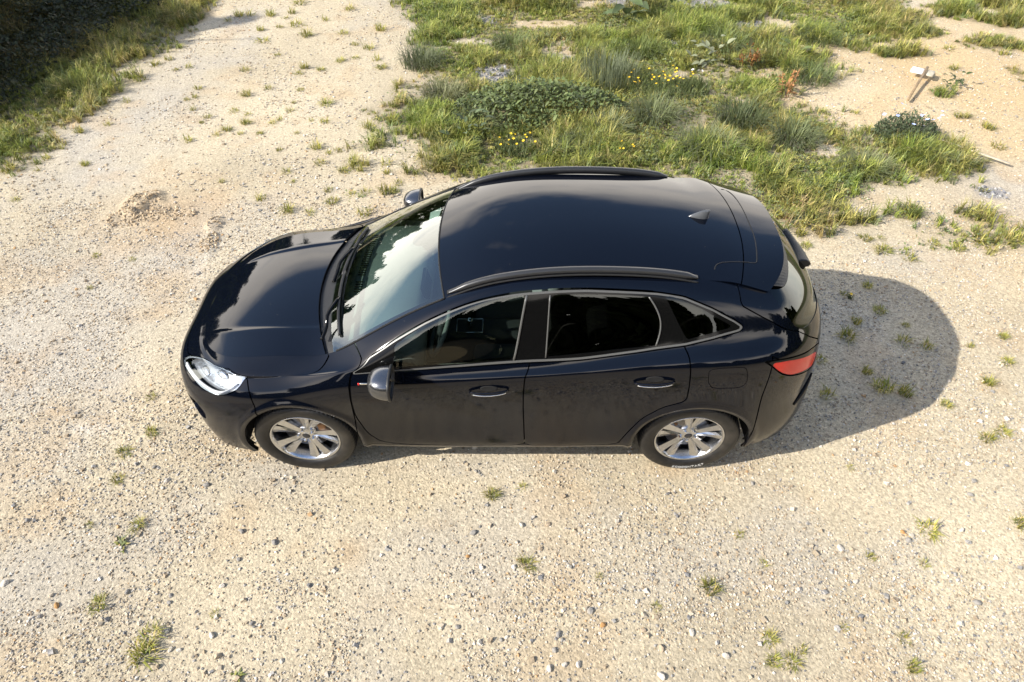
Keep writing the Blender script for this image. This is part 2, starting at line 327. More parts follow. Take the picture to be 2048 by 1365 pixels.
def _tyredust(m):
    t = m.node_tree; b = t.nodes['Principled BSDF']; src = b.inputs['Base Color'].links[0].from_socket
    tc = t.nodes.new('ShaderNodeTexCoord'); n = t.nodes.new('ShaderNodeTexNoise'); n.inputs['Scale'].default_value = 5; n.inputs['Detail'].default_value = 7; n.inputs['Roughness'].default_value = .7
    r = t.nodes.new('ShaderNodeMapRange'); r.inputs['From Min'].default_value = .46; r.inputs['From Max'].default_value = .78; r.inputs['To Max'].default_value = .16
    mx = t.nodes.new('ShaderNodeMix'); mx.data_type = 'RGBA'; mx.inputs[7].default_value = (.24, .20, .15, 1)
    k = t.links.new; k(tc.outputs['Object'], n.inputs['Vector']); k(n.outputs['Fac'], r.inputs['Value']); k(r.outputs[0], mx.inputs[0]); k(src, mx.inputs[6]); k(mx.outputs[2], b.inputs['Base Color'])
_tyredust(RUBBER)
ALLOY = grain(pbr('silver_alloy', (.60, .61, .63), .24, 1.0), 30, .06)
DARKMETAL = pbr('dark_metal', (.10, .10, .10), .45, .8)
DISC = grain(pbr('brake_disc_steel', (.30, .28, .26), .35, .9), 40, .2)
CALIPER = pbr('caliper', (.30, .15, .06), .6, .2)
CHROME = pbr('chrome', (.75, .75, .75), .12, 1.0)
LAMPSILVER = grain(pbr('headlamp_reflector', (.66, .70, .76), .20, .85), 11, .25)
CLEARLENS = pbr('bulb_lens', (.55, .60, .68), .08, .4)
LAMPWHITE = pbr('headlamp_white', (.85, .86, .88), .25, 0)
RED = pbr('red_lens', (.62, .012, .006), .2, 0, .35, .25)
PINK = pbr('pale_red_lens', (.55, .10, .13), .15, 0, .5, .4)
CABIN = grain(pbr('dark_cabin_fabric', (.022, .022, .024), .8), 120, .3)
CABINGREY = grain(pbr('grey_cabin_fabric', (.16, .17, .165), .85), 150, .25, .2, 500)
DASHM = grain(pbr('dash_soft_plastic', (.19, .20, .19), .6), 200, .15, .2, 600)
W_GLASS = thin_glass('windscreen_glass', (.60, .74, .69), 2.7)
F_GLASS = thin_glass('front_side_glass', (.50, .58, .53), 1.4)
P_GLASS = thin_glass('privacy_glass', (.045, .043, .04), 1.1)
CLEAR = thin_glass('clear_lamp_cover', (.93, .94, .95), 1.6)
MIRCAP = pbr('silver_grey_mirror_cap', (.15, .155, .165), .2, .9)
MIRROR = pbr('mirror_glass', (.8, .8, .8), .01, 1.0)
ORANGE = pbr('orange_plastic', (.7, .12, .02), .5)
CARD = pbr('white_card', (.78, .77, .72), .7)
DARK = pbr('underbody_black', (.006, .006, .006), .9)
# ------------------------------------------------------------------ panel outlines in surface coordinates (metres along the car, metres up)
POLY = dict(
 dlo=[(1.926,0.956),(2.040,1.121),(2.220,1.151),(2.429,1.159),(2.694,1.154),(2.907,1.147),(3.147,1.145),(3.415,1.148),(3.651,1.143),(3.863,1.141),(4.016,1.132),(4.199,1.091),(4.338,1.044),(4.392,1.017),(4.397,1.001),(4.376,0.982),(4.206,0.947),(4.041,0.923),(3.755,0.911),(3.393,0.907),(3.072,0.913),(2.664,0.913),(2.195,0.920),(1.931,0.914)],
 front_glass=[(2.212,1.119),(2.312,1.138),(2.422,1.144),(2.690,1.142),(2.906,1.136),(3.058,1.132),(3.013,1.032),(2.968,0.931),(2.664,0.930),(2.188,0.952)],
 rear_glass=[(3.211,1.126),(3.533,1.123),(3.797,1.118),(3.837,1.075),(3.879,1.032),(3.869,0.983),(3.858,0.935),(3.609,0.937),(3.392,0.936),(3.186,0.934)],
 quarter_glass=[(3.895,1.129),(3.967,1.122),(4.141,1.080),(4.315,1.016),(4.322,1.004),(4.203,0.978),(4.054,0.952),(3.988,1.024)],
 front_door=[(1.925,0.967),(1.915,0.860),(1.906,0.788),(1.896,0.651),(1.895,0.466),(1.945,0.282),(2.026,0.182),(2.158,0.151),(2.590,0.134),(3.054,0.130),(3.048,0.310),(3.036,0.642),(3.047,0.796),(3.076,0.911),(3.102,0.998),(3.147,1.147),(2.908,1.149),(2.695,1.156),(2.430,1.162),(2.222,1.154),(2.041,1.126)],
 rear_door=[(3.147,1.147),(3.102,0.998),(3.076,0.911),(3.047,0.796),(3.036,0.642),(3.048,0.310),(3.054,0.130),(3.379,0.130),(3.705,0.141),(3.758,0.267),(3.849,0.448),(3.957,0.550),(4.102,0.594),(4.099,0.655),(4.084,0.752),(4.067,0.867),(4.024,0.947),(3.936,1.048),(3.860,1.144),(3.651,1.145),(3.414,1.150)],
 headlamp=[(1.216,0.985),(1.162,0.796),(1.074,0.721),(0.992,0.688),(0.867,0.696),(0.713,0.725),(0.559,0.704),(0.511,0.716),(0.548,0.816),(0.724,1.013),(1.006,1.156)],
 taillight=[(4.538,0.778),(4.655,0.772),(4.810,0.760),(5.027,0.732),(5.130,0.692),(5.150,0.602),(5.019,0.600),(4.926,0.619),(4.756,0.663),(4.676,0.696),(4.585,0.753)],
 lens=[(4.583,0.761),(4.719,0.754),(4.864,0.731),(5.030,0.692),(5.090,0.639),(5.016,0.606),(4.910,0.636),(4.755,0.666),(4.675,0.699)],
 fuel=[(4.195,0.765),(4.261,0.772),(4.414,0.764),(4.431,0.746),(4.457,0.683),(4.431,0.657),(4.244,0.666),(4.207,0.700)],
 hood=[(-.4,.80),(.50,.79),(.548,.816),(.724,1.014),(1.006,1.156),(1.10,1.11),(1.208,1.060),(1.432,1.023),(1.607,1.057),(1.731,1.172),(1.816,1.242),(1.85,1.40),(-.4,1.40)],
 tailgate=[(4.374,1.143),(4.387,1.119),(4.604,1.041),(4.809,0.943),(4.900,0.897),(4.999,0.809),(5.10,.735),(5.15,.60),(5.18,.44),(5.26,.36),(6.1,.34),(6.1,1.40),(4.374,1.40)],
 rear_win=[(4.66,1.36),(4.672,1.199),(4.745,1.096),(4.92,.925),(4.975,.888),(5.06,.876),(5.35,.87),(6.1,.87),(6.1,1.4)],
 front_bumper=[(-.4,-.2),(1.262,-.2),(1.25,.63),(1.237,.747),(1.21,.90),(1.0,1.4),(-.4,1.4)],
 rear_bumper=[(4.596,.80),(4.599,.581),(4.618,.33),(4.62,-.2),(6.1,-.2),(6.1,.62),(5.2,.62),(5.12,.66),(5.02,.66),(4.75,.72)],
 fender=[(1.0,-.2),(1.86,-.2),(1.885,.461),(1.9,.80),(1.92,.93),(2.00,1.14),(2.02,1.4),(1.0,1.4)],
 sill=[(1.7,-.2),(3.95,-.2),(3.95,.14),(1.7,.14)],
 grille=[(-.4,.30),(.36,.30),(.47,.40),(.50,.55),(.44,.66),(-.4,.68)],
 lowgrille=[(-.4,.10),(.40,.10),(.50,.16),(.46,.24),(-.4,.24)],
 fog=[(.62,.22),(.80,.24),(.84,.36),(.78,.46),(.64,.42)],
)
GAP = .0042
# ------------------------------------------------------------------ dense side surface (half)
_us = np.linspace(U0, U1, 330); _vs = np.linspace(0, VK[-1], 118)
_G = side_eval(_us, _vs) * [1, -1, 1]
for _cx in (-1.355, 1.355):                                  # raised lip round each wheel arch
    _r = np.hypot(_G[..., 0] - _cx, _G[..., 2] - .355)
    _G[..., 1] -= .014 * np.exp(-((_r - .435) / .020)**2) * (_G[..., 2] > .2) * (abs(_G[..., 1]) > .6)
_UV = np.stack(np.broadcast_arrays(_us[:, None], _vs[None, :]), -1)
SIDE = grid_sm(_G, _UV)
if SIDE.N[len(SIDE.N) // 2, 1] > 0: SIDE = grid_sm(_G, _UV, True)
for _cx in (-1.355, 1.355): SIDE = clip(SIDE, .405 - np.hypot(SIDE.P[:, 0] - _cx, SIDE.P[:, 2] - .355) + np.where(SIDE.P[:, 2] > .82, -1, 0))
PCS = {}; cur = SIDE
for _k in ('headlamp', 'hood', 'dlo', 'taillight', 'fuel', 'front_door', 'rear_door', 'tailgate', 'front_bumper', 'rear_bumper', 'sill', 'fender'):
    _d = sdf(POLY[_k], cur.UV, cw=.07 if _k == 'dlo' else .18, chaikin=0 if _k in ('hood', 'tailgate', 'sill', 'fender', 'front_bumper', 'rear_bumper') else 1)
    PCS[_k] = clip(cur, _d + GAP * (.4 if _k == 'fuel' else 1)); cur = clip(cur, -_d + GAP * (.4 if _k == 'fuel' else 1))
PCS['body_side'] = cur
def cutpoly(m, key, ch=1):
    d = sdf(POLY[key], m.UV, ch, .06 if 'glass' in key else .18); return clip(m, d), clip(m, -d)
# ------------------------------------------------------------------ the car
CAR = empty('car')
tag(CAR, 'glossy black five-door sport utility car parked on pale gravel, front to the left', 'car')
def sides(name, m, mat, parent=None, depth=.014, back=False):
    r = rim(m, depth, back) if depth else m
    return [out(name, r, mat, parent or CAR), out(name, mirror(r), mat, parent or CAR)]
# top patches
def top_sm(kind, nu, nw):
    G = top_patch(kind, nu, nw); UV = np.stack([G[..., 0], G[..., 1]], -1); m = grid_sm(G, UV)
    return m if m.N[:, 2].mean() > 0 else grid_sm(G, UV, True)
HT = top_sm('hood', 90, 181); xr = lambda y: -1.262 + .29 * y**2
cowl = clip(HT, xr(HT.P[:, 1]) + .006 - HT.P[:, 0]); HT = clip(HT, HT.P[:, 0] - xr(HT.P[:, 1]))
hs = PCS['hood']; hs = clip(hs, hs.P[:, 0] - xr(hs.P[:, 1]) - .02)
hood = out('hood', rim(join([HT, hs, mirror(hs)]), .012), PAINT, CAR)
cowl = SM(cowl.P - [0, 0, .022], cowl.UV, cowl.N, cowl.T); out('cowl', cowl, PLASTIC, CAR)
WT = top_sm('wind', 50, 101)
ws = out('windshield', off(WT, .001), W_GLASS, CAR)
_w = np.clip(abs(WT.P[:, 1]) / np.interp(WT.P[:, 0], [-1.2, -1.05, -.64, -.3], [.70, .70, .66, .60]), 0, 1)
_s = np.tile(np.linspace(0, 1, 50)[:, None], (1, 101)).ravel()
_yy = np.tile(np.linspace(-1, 1, 101)[None, :], (50, 1)).ravel()
_edge = np.minimum.reduce([(1 - abs(_yy)) * .65 - .035, _s * .95 - .055 * (1.25 - .45 * _yy**2), (1 - _s) * .95 - .035])
_pad = .12 - np.hypot(WT.P[:, 1] / 1.0, (WT.P[:, 0] + .40) / 1.5)      # darker patch behind the inner mirror
out('glass_border', clip(off(WT, -.004), np.minimum(_edge, -_pad)), GLOSSBLACK, ws)
RT = top_sm('roof', 150, 101)
_gx = lambda y: 1.60 - .09 * (abs(y) / .6)**2.2
_d = RT.P[:, 0] - _gx(RT.P[:, 1])
roof = out('roof_panel', rim(clip(RT, _d + .004), .012), PAINT, CAR)
SPm = clip(RT, -_d + .004)
spoiler = out('spoiler', rim(SPm, .030, True), PAINT, CAR)
_row = top_patch('roof', 150, 101)[-1]; _ul = L8(np.linspace(STU[11], STU[15], 300)); _oi = np.argsort(_ul[:, 1])
V, F = [], []
for _y in np.linspace(-.53, .53, 41):
    V += [(np.interp(_y, _row[:, 1], _row[:, 0]) - .05, _y, np.interp(_y, _row[:, 1], _row[:, 2]) - .026), (np.interp(abs(_y), _ul[_oi, 1], _ul[_oi, 0]) - .004, _y, np.interp(abs(_y), _ul[_oi, 1], _ul[_oi, 2]) + .004)]
for _j in range(40): F.append((2 * _j, 2 * _j + 1, 2 * _j + 3, 2 * _j + 2))
me = bpy.data.meshes.new('spoiler_underside'); me.from_pydata(V, [], F); me.materials.append(PLASTIC); link('spoiler_underside', me, None, spoiler)
# bright line pressed into the spoiler: a narrow groove strip
_gv = [(1.36, -.50), (1.42, -.44), (1.60, -.42), (1.655, -.38), (1.685, -.2), (1.69, 0), (1.685, .2), (1.655, .38), (1.60, .42)]
def roof_z(x, y):
    i = np.argmin((RT.P[:, 0] - x)**2 + (RT.P[:, 1] - y)**2); return RT.P[i, 2]
def dense(pts, n=8):
    t = np.arange(len(pts)); P = np.array(pts, float); tt = np.linspace(0, len(pts) - 1, n * (len(pts) - 1) + 1)
    return nspline(t, P)(tt)
_gp = dense(_gv, 6)
link('spoiler_seam', sweep('spoiler_seam', [(x, y, roof_z(x, y) + .0012) for x, y in _gp], [(-.003, 0), (0, .0012), (.003, 0), (0, -.003)], DARK), None, spoiler)
# side panels
LAB = ('near side', 'far side')
bs = sides('body_side', PCS['body_side'], PAINT)
sides('front_fender', PCS['fender'], PAINT); sides('sill', PCS['sill'], PAINT)
sides('fuel_flap', off(PCS['fuel'], -.0005), PAINT)
fd = sides('front_door', PCS['front_door'], PAINT); rd = sides('rear_door', PCS['rear_door'], PAINT)
fg, rest = cutpoly(PCS['dlo'], 'front_glass'); rg, rest = cutpoly(rest, 'rear_glass'); qg, band = cutpoly(rest, 'quarter_glass')
_bd = sdf(POLY['dlo'], band.UV, 1, .07)
strip = clip(band, -(_bd + .0135)); band = off(clip(band, _bd + .0135), -.003)
bnd = sides('window_surround', band, GLOSSBLACK)
sides('window_trim', off(strip, .002), SATIN, None, .006)
for i in (0, 1):
    mm = (lambda m: m) if i == 0 else mirror
    out('window_pane', mm(off(fg, -.005)), F_GLASS, fd[i]); out('window_pane', mm(off(rg, -.005)), P_GLASS, rd[i])
    out('quarter_window', mm(off(qg, -.005)), P_GLASS, CAR)
def at_uv(u, v, o=0.):
    e = .004; g = side_eval(np.array([u - e, u, u + e]), np.array([v - e, v, v + e])) * [1, -1, 1]
    p = g[1, 1]; n = np.cross(g[2, 1] - g[0, 1], g[1, 2] - g[1, 0]); n /= np.linalg.norm(n)
    if n @ (p - np.array([np.clip(p[0], -1.4, 1.4), 0, .6])) < 0: n = -n
    return p + n * o, n
# thin pillar trim lines
def surf_line(name, uvs, w, mat, parent, o=.002, i=0):
    pts = dense(uvs, 8) if len(uvs) > 2 else np.linspace(uvs[0], uvs[1], 9)
    A = [at_uv(u, v, o) for u, v in pts]; P = np.array([a[0] for a in A]); N = np.array([a[1] for a in A])
    if i: P = P * [1, -1, 1]; N = N * [1, -1, 1]
    return link(name, sweep(name, P, [(-w / 2, 0), (-w / 3, .003), (w / 3, .003), (w / 2, 0)], mat, ups=N), None, parent)
for i in (0, 1):
    surf_line('pillar_trim', [(3.066, 1.131), (2.976, .927)], .014, SATIN, fd[i], -.001, i)
    surf_line('pillar_trim', [(3.203, 1.125), (3.178, .930)], .010, SATIN, rd[i], -.001, i)
    surf_line('pillar_trim', [(3.800, 1.118), (3.880, 1.027), (3.860, .934)], .010, SATIN, rd[i], -.001, i)
# front and rear ends
def halves(name, m, mat, parent, depth=.012, o=0.):
    m = off(m, o) if o else m; r = rim(m, depth) if depth else m
    return out(name, join([r, mirror(r)]), mat, parent)
fbm = PCS['front_bumper']
gr, fbm = cutpoly(fbm, 'grille'); lg, fbm = cutpoly(fbm, 'lowgrille'); fo, fbm = cutpoly(fbm, 'fog')
fb = halves('front_bumper', fbm, PAINT, CAR, .03)
halves('grille_backing', gr, DARK, fb, 0, -.035); halves('lower_grille', lg, PLASTIC, fb, 0, -.03); sides('fog_lamp_recess', off(fo, -.03), PLASTIC, fb, 0)
for k in range(6):
    z = .34 + k * .055
    v = .33 + k * .058
    A = [at_uv(u, v, -.026)[0] for u in np.linspace(0.001, .44 + .03 * min(k, 3), 14)]
    P = np.array([a * [1, -1, 1] for a in A[::-1]] + A[1:])
    link('grille_slat', sweep('grille_slat', P, [(-.012, -.006), (.012, -.006), (.012, .006), (-.012, .006)], GLOSSBLACK), None, fb)
rb = halves('rear_bumper', PCS['rear_bumper'], PAINT, CAR, .03)
for s in (1, -1):
    A = [at_uv(u, v, .004) for u, v in dense([(5.05, .50), (5.00, .43), (4.945, .375), (4.88, .315)], 8)]
    P = np.array([q[0] for q in A]) * [1, s, 1]; Nn = np.array([q[1] for q in A]) * [1, s, 1]
    link('bumper_vent_trim', sweep('bumper_vent_trim', P, circ_prof(.022, 8, .012), GLOSSBLACK, ups=Nn, scales=[(.3 + .7 * sin(pi * t),) * 2 for t in np.linspace(.05, .95, len(P))]), None, rb)
tg = PCS['tailgate']; rw, tgm = cutpoly(tg, 'rear_win', 0)
tgate = halves('tailgate', tgm, PAINT, CAR, .012)
halves('rear_window', rw, P_GLASS, tgate, 0, -.004)
link('number_plate', box_mesh('number_plate', .012, .52, .11, .003, 1, CARD), None, tgate, (2.285, 0, .78))
# lamps
hl = PCS['headlamp']
for i in (0, 1):
    mm = (lambda m: m) if i == 0 else mirror
    H = empty('headlight', (0, 0, 0), 0, CAR)
    out('lens_cover', mm(rim(off(hl, .001), .006)), CLEAR, H)
    inner = off(hl, -.045); out('reflector_bowl', mm(rim(SM(inner.P, inner.UV, inner.N, inner.T), -.04)), LAMPSILVER, H)
    s = -1 if i == 0 else 1
    ring = hl; dd = sdf(POLY['headlamp'], ring.UV, 1)
    out('lamp_bezel', mm(off(clip(ring, -(dd + .016)), -.006)), LAMPSILVER, H)
    for (u, v, w) in ((.76, .85, .036), (.96, .91, .038)):
        p, n = at_uv(u, v, -.036); p = p * [1, -s, 1]
        o = link('lamp_lens', lathe('lamp_lens', [(.0, .006), (w * .5, .005), (w * .85, .001), (w, -.006), (w * 1.05, -.02)], 24, LAMPSILVER), None, H, p); n = Vector(n * [1, -s, 1]); o.rotation_euler = n.to_track_quat('Y', 'Z').to_euler(); o.scale = (1.5, 1, .7)
    A = [at_uv(u, v, -.010)[0] * [1, -s, 1] for u, v in dense([(.57, .735), (.72, .742), (.88, .728), (1.0, .718), (1.09, .765), (1.15, .84)], 6)]
    link('day_light_strip', sweep('day_light_strip', A, circ_prof(.011, 8), LAMPWHITE), None, H)
tl = PCS['taillight']
for i in (0, 1):
    mm = (lambda m: m) if i == 0 else mirror
    T = empty('taillight', (0, 0, 0), 0, CAR)
    ln, hs2 = cutpoly(tl, 'lens', 1)
    out('lens', mm(rim(off(ln, -.002), .006)), RED, T)
    dd = sdf([(4.60, .79), (5.2, .70), (5.2, .9), (4.55, .9)], hs2.UV, 0)
    up = clip(hs2, dd); low = clip(hs2, -dd)
    out('housing', mm(rim(join([off(low, .0)]), .012)), GLOSSBLACK, T)
    dd = sdf([(4.80, .742), (5.2, .66), (5.2, .742), (5.02, .748), (4.86, .772)], up.UV, 0)
    out('upper_strip', mm(clip(up, dd)), PINK, T); out('housing', mm(clip(up, -dd)), GLOSSBLACK, T)
# door handles, badge
for i in (0, 1):
    s = -1 if i == 0 else 1
    for (u0, u1, v, door) in ((2.689, 2.942, .705, fd[i]), (3.740, 3.995, .712, rd[i])):
        A = [at_uv(u, v, .008 + .030 * sin(pi * t)**.6) for t, u in zip(np.linspace(0, 1, 17), np.linspace(u0, u1, 17))]
        P = np.array([a[0] for a in A]) * [1, -s, 1]; N = np.array([a[1] for a in A]) * [1, -s, 1]
        link('door_handle', sweep('door_handle', P, circ_prof(.016, 10, .008), PAINT, ups=N, scales=[(.45 + .55 * sin(pi * t)**.5, 1) for t in np.linspace(.03, .97, 17)]), None, door)
        Q = P + N * .006 - np.array([0, 0, .006]); link('handle_trim', sweep('handle_trim', Q[1:-1], circ_prof(.0045, 6), CHROME, ups=N[1:-1]), None, door)
        p, n = at_uv((u0 + u1) / 2, v + .012, .0); p = p * [1, -s, 1]
        me = lathe('handle_recess', [(0, .0015), (.035, .0015), (.045, .003), (.05, 0)], 24, DARK); o = link('handle_recess', me, None, door, p)
        o.rotation_euler = Vector(n * [1, -s, 1]).to_track_quat('Y', 'Z').to_euler(); o.scale = (1.15, 1, .5)
    p, n = at_uv(2.004, .820, .002); p = p * [1, -s, 1]
    b = link('side_badge', box_mesh('side_badge', .085, .005, .016, .002, 1, CHROME), None, fd[i], p)
    b.rotation_euler = (0, radians(-3), 0)
    me = box_mesh('badge_red_bar', .012, .006, .0165, .001, 1, pbr('badge_red', (.6, .02, .02), .4)); o = link('badge_red_bar', me, None, fd[i], p + [-.036, s * .0015, 0])
    o.rotation_euler = (0, radians(-3), 0)
# mirrors
for i in (0, 1):
    s = -1 if i == 0 else 1
    Mi = empty('door_mirror', (0, 0, 0), 0, CAR)
    V, F = [], []; n1, n2 = 14, 28
    for a in range(n1 + 1):
        t = a / n1; xx = -.135 * cos(t * pi / 2)**.9 if t < 1 else 0
        k = sin(t * pi / 2)**.75
        for b in range(n2):
            q = 2 * pi * b / n2; cy, cz = cos(q), sin(q)
            sy = math.copysign(abs(cy)**.75, cy); sz = math.copysign(abs(cz)**.75, cz)
            V.append((-.655 + xx + .02 * sy * s * 0 + .035 * (sy) * (1 if True else 0) * (-1) * 0, s * (1.000 + .110 * sy * k), 1.090 + (.076 + .012 * sy) * sz * k - .01 * sy))
    for a in range(n1):
        for b in range(n2): F.append((a * n2 + b, a * n2 + (b + 1) % n2, (a + 1) * n2 + (b + 1) % n2, (a + 1) * n2 + b))
    me = bpy.data.meshes.new('mirror_housing'); me.from_pydata(V, [], F); me.update()
    for p in me.polygons: p.use_smooth = True
    me.materials.append(MIRCAP); link('mirror_housing', me, None, Mi)
    rimv = V[-n2:]
    P = [(v[0] + .008, v[1], v[2]) for v in rimv] + [(rimv[0][0] + .008, rimv[0][1], rimv[0][2])]
    link('mirror_rim', sweep('mirror_rim', P, circ_prof(.010, 8), PLASTIC, ups=[(1, 0, 0)] * len(P), cap=False), None, Mi)
    cy = sum(v[1] for v in rimv) / n2; cz = sum(v[2] for v in rimv) / n2
    gv = [(v[0] + .006, cy + (v[1] - cy) * .94, cz + (v[2] - cz) * .92) for v in rimv]
    me = bpy.data.meshes.new('mirror_glass'); me.from_pydata(gv, [], [tuple(range(n2))]); me.materials.append(MIRROR); link('mirror_glass', me, None, Mi)
    link('mirror_arm', sweep('mirror_arm', [(-.70, s * .875, 1.06), (-.69, s * .91, 1.055), (-.675, s * .96, 1.05)], circ_prof(.045, 10, .018), PLASTIC, ups=[(0, 0, 1)] * 3), None, Mi)
# roof rails
for s in (-1, 1):
    pts = dense([(-.30, .588, 1.468), (-.10, .583, 1.553), (.12, .579, 1.606), (.42, .575, 1.638), (.78, .574, 1.638), (1.05, .575, 1.617), (1.24, .576, 1.582)], 10)
    P = [(x, s * y, z) for x, y, z in pts]
    n = len(P); t = np.linspace(0, 1, n); k = np.clip(np.minimum(t / .10, (1 - t) / .06), .25, 1)
    link('roof_rail', sweep('roof_rail', P, [(-.020, -.030), (-.020, .004), (-.012, .014), (.008, .014), (.018, .004), (.020, -.030)], RAILM, scales=np.stack([.7 + .3 * k, k], 1)), None, CAR)
    A = [(x, s * (y + .030), z - .02) for x, y, z in pts]
    link('roof_seam', sweep('roof_seam', A, circ_prof(.006, 6), DARK), None, CAR)
    us = np.linspace(STU[5] + .02, u_at_x(-.315), 30); E = L8(us)
    link('windshield_seal', sweep('windshield_seal', [(p[0], s * (p[1] - .002), p[2] + .001) for p in E], circ_prof(.007, 6), DARK), None, ws)
E0 = [(x, y, z + .001) for x, y, z in top_patch('wind', 50, 41)[-1]]
link('windshield_seal', sweep('windshield_seal', E0, circ_prof(.006, 6), DARK), None, ws)
# shark fin aerial
V = []; F = []; nf = 12
for j, (dx0, dx1, w, z) in enumerate([(-.085, .075, .030, -.012), (-.083, .073, .028, .004), (-.045, .071, .017, .028), (.0, .072, .009, .052), (.030, .073, .004, .064)]):
    for k in range(nf):
        a = 2 * pi * k / nf; c = cos(a); V.append((1.345 + (dx0 + dx1) / 2 + (dx1 - dx0) / 2 * c, w * sin(a) * (1 + .35 * c) * .9, 1.615 - .03 * ((dx0 + dx1) / 2 + (dx1 - dx0) / 2 * c + .08) + z))
for j in range(4):
    for k in range(nf): F.append((j * nf + k, j * nf + (k + 1) % nf, (j + 1) * nf + (k + 1) % nf, (j + 1) * nf + k))
F.append(tuple(4 * nf + k for k in range(nf)))
me = bpy.data.meshes.new('antenna_fin'); me.from_pydata(V, [], F); me.update(); me.materials.append(pbr('satin_fin', (.09, .095, .10), .3, .2, .5))
for p in me.polygons: p.use_smooth = True
link('antenna_fin', me, None, CAR)
# wipers
def wz(x, y):
    i = np.argmin((WT.P[:, 0] - x)**2 + (WT.P[:, 1] - y)**2); return WT.P[i, 2]
for (y0, y1, xo, hinge) in ((-.60, .02, .045, (-1.155, -.61)), (-.02, .58, .05, (-1.185, -.02))):
    W = empty('wiper', (0, 0, 0), 0, CAR)
    ys = np.linspace(y0, y1, 14); bl = []
    for y in ys:
        x = -1.155 + .22 * y * y + xo + .02 * abs(y - y0); bl.append((x, y, wz(x, y) + .016))
    link('wiper_blade', sweep('wiper_blade', bl, [(-.009, -.012), (-.010, .004), (0, .010), (.010, .004), (.009, -.012)], PLASTIC), None, W)
    m = bl[7]; hx, hy = hinge
    P = dense([(hx, hy, 1.075), (hx + .02, hy + .10, 1.105), ((hx + m[0]) / 2 - .01, (hy + m[1]) / 2, m[2] + .012), (m[0], m[1], m[2] + .012)], 6)
    link('wiper_arm', sweep('wiper_arm', P, [(-.012, -.005), (-.009, .006), (.009, .006), (.012, -.005)], GLOSSBLACK), None, W)
P = dense([(2.055, .21, 1.365), (2.08, .10, 1.345), (2.095, -.02, 1.335), (2.09, -.14, 1.335)], 6)
RWp = empty('rear_wiper', (0, 0, 0), 0, CAR)
link('wiper_cover', sweep('wiper_cover', P, circ_prof(.052, 10, .03), PLASTIC, scales=[(k, k) for k in np.linspace(.45, 1, len(P))]), None, RWp)
# wheels
def tyre_mod(i, j, r):
    if 6 <= j <= 8 or 14 <= j <= 16: return r - (.007 if i % 3 == 0 else 0)
    if j in (10, 12): return r - .006
    return r
TPROF = [(.243, -.080), (.252, -.098), (.268, -.107), (.292, -.112), (.316, -.112), (.334, -.106), (.346, -.096), (.352, -.084), (.356, -.066), (.3575, -.045), (.358, -.03), (.3585, 0.), (.358, .03), (.3575, .045), (.356, .066), (.352, .084), (.346, .096), (.334, .106), (.316, .112), (.292, .112), (.268, .107), (.252, .098), (.243, .080)]
TYRE = lathe('tyre', TPROF, 210, RUBBER, smooth=False, mod=tyre_mod)
for p in TYRE.polygons: p.use_smooth = p.center.x**2 + p.center.z**2 < .342**2
RIMB = lathe('rim_barrel', [(.245, -.086), (.247, -.094), (.240, -.096), (.231, -.088), (.224, -.070), (.212, -.02), (.208, .05), (.222, .085), (.24, .09)], 96, ALLOY)
def spoke_mesh(pair):
    """one twin spoke (two blades forming a V), face towards -y"""
    V, F = [], []
    for sg in (-1, 1):
        st = [(.048, .10, .036, -.050), (.085, .165, .040, -.054), (.14, .19, .050, -.062), (.19, .205, .062, -.071), (.222, .215, .074, -.078), (.236, .22, .082, -.082)]
        b0 = len(V)
        for r, ang, w, y in st:
            a = sg * ang if r > .06 else sg * .30
            c = np.array([sin(a), cos(a)]); tn = np.array([cos(a), -sin(a)])
            for (o, dy) in ((-.5, .034), (-.5, .008), (-.18 * sg - .05, -.004), (.5, .008), (.5, .034)):
                p = c * r + tn * w * o; V.append((p[0], y + dy, p[1]))
        for k in range(len(st) - 1):
            for j in range(5):
                a = b0 + k * 5 + j; b = b0 + k * 5 + (j + 1) % 5; F.append((a, b, b + 5, a + 5))
    me = bpy.data.meshes.new('spoke'); me.from_pydata(V, [], F); me.update(); me.materials.append(ALLOY); return me
SPOKE = spoke_mesh(0)
HUB = lathe('hub', [(0, -.058), (.034, -.058), (.040, -.055), (.062, -.050), (.078, -.040), (.082, -.01)], 40, ALLOY)
CAP = lathe('hub_cap', [(0, -.064), (.018, -.0635), (.027, -.061), (.029, -.056)], 32, pbr('hub_cap_dark', (.02, .022, .028), .25))
CAPR = lathe('hub_cap_ring', [(.0285, -.055), (.030, -.064), (.032, -.055)], 32, CHROME)
NUT = lathe('wheel_nut', [(0, -.024), (.008, -.024), (.0105, -.020), (.0115, 0)], 6, CHROME, smooth=False)
BDISC = lathe('brake_disc', [(.06, -.035), (.07, -.02), (.155, -.02), (.158, -.016), (.158, .004), (.06, .006)], 64, DISC)
BACK = lathe('brake_shield', [(.0, .02), (.20, .02), (.205, .05)], 48, DARK)
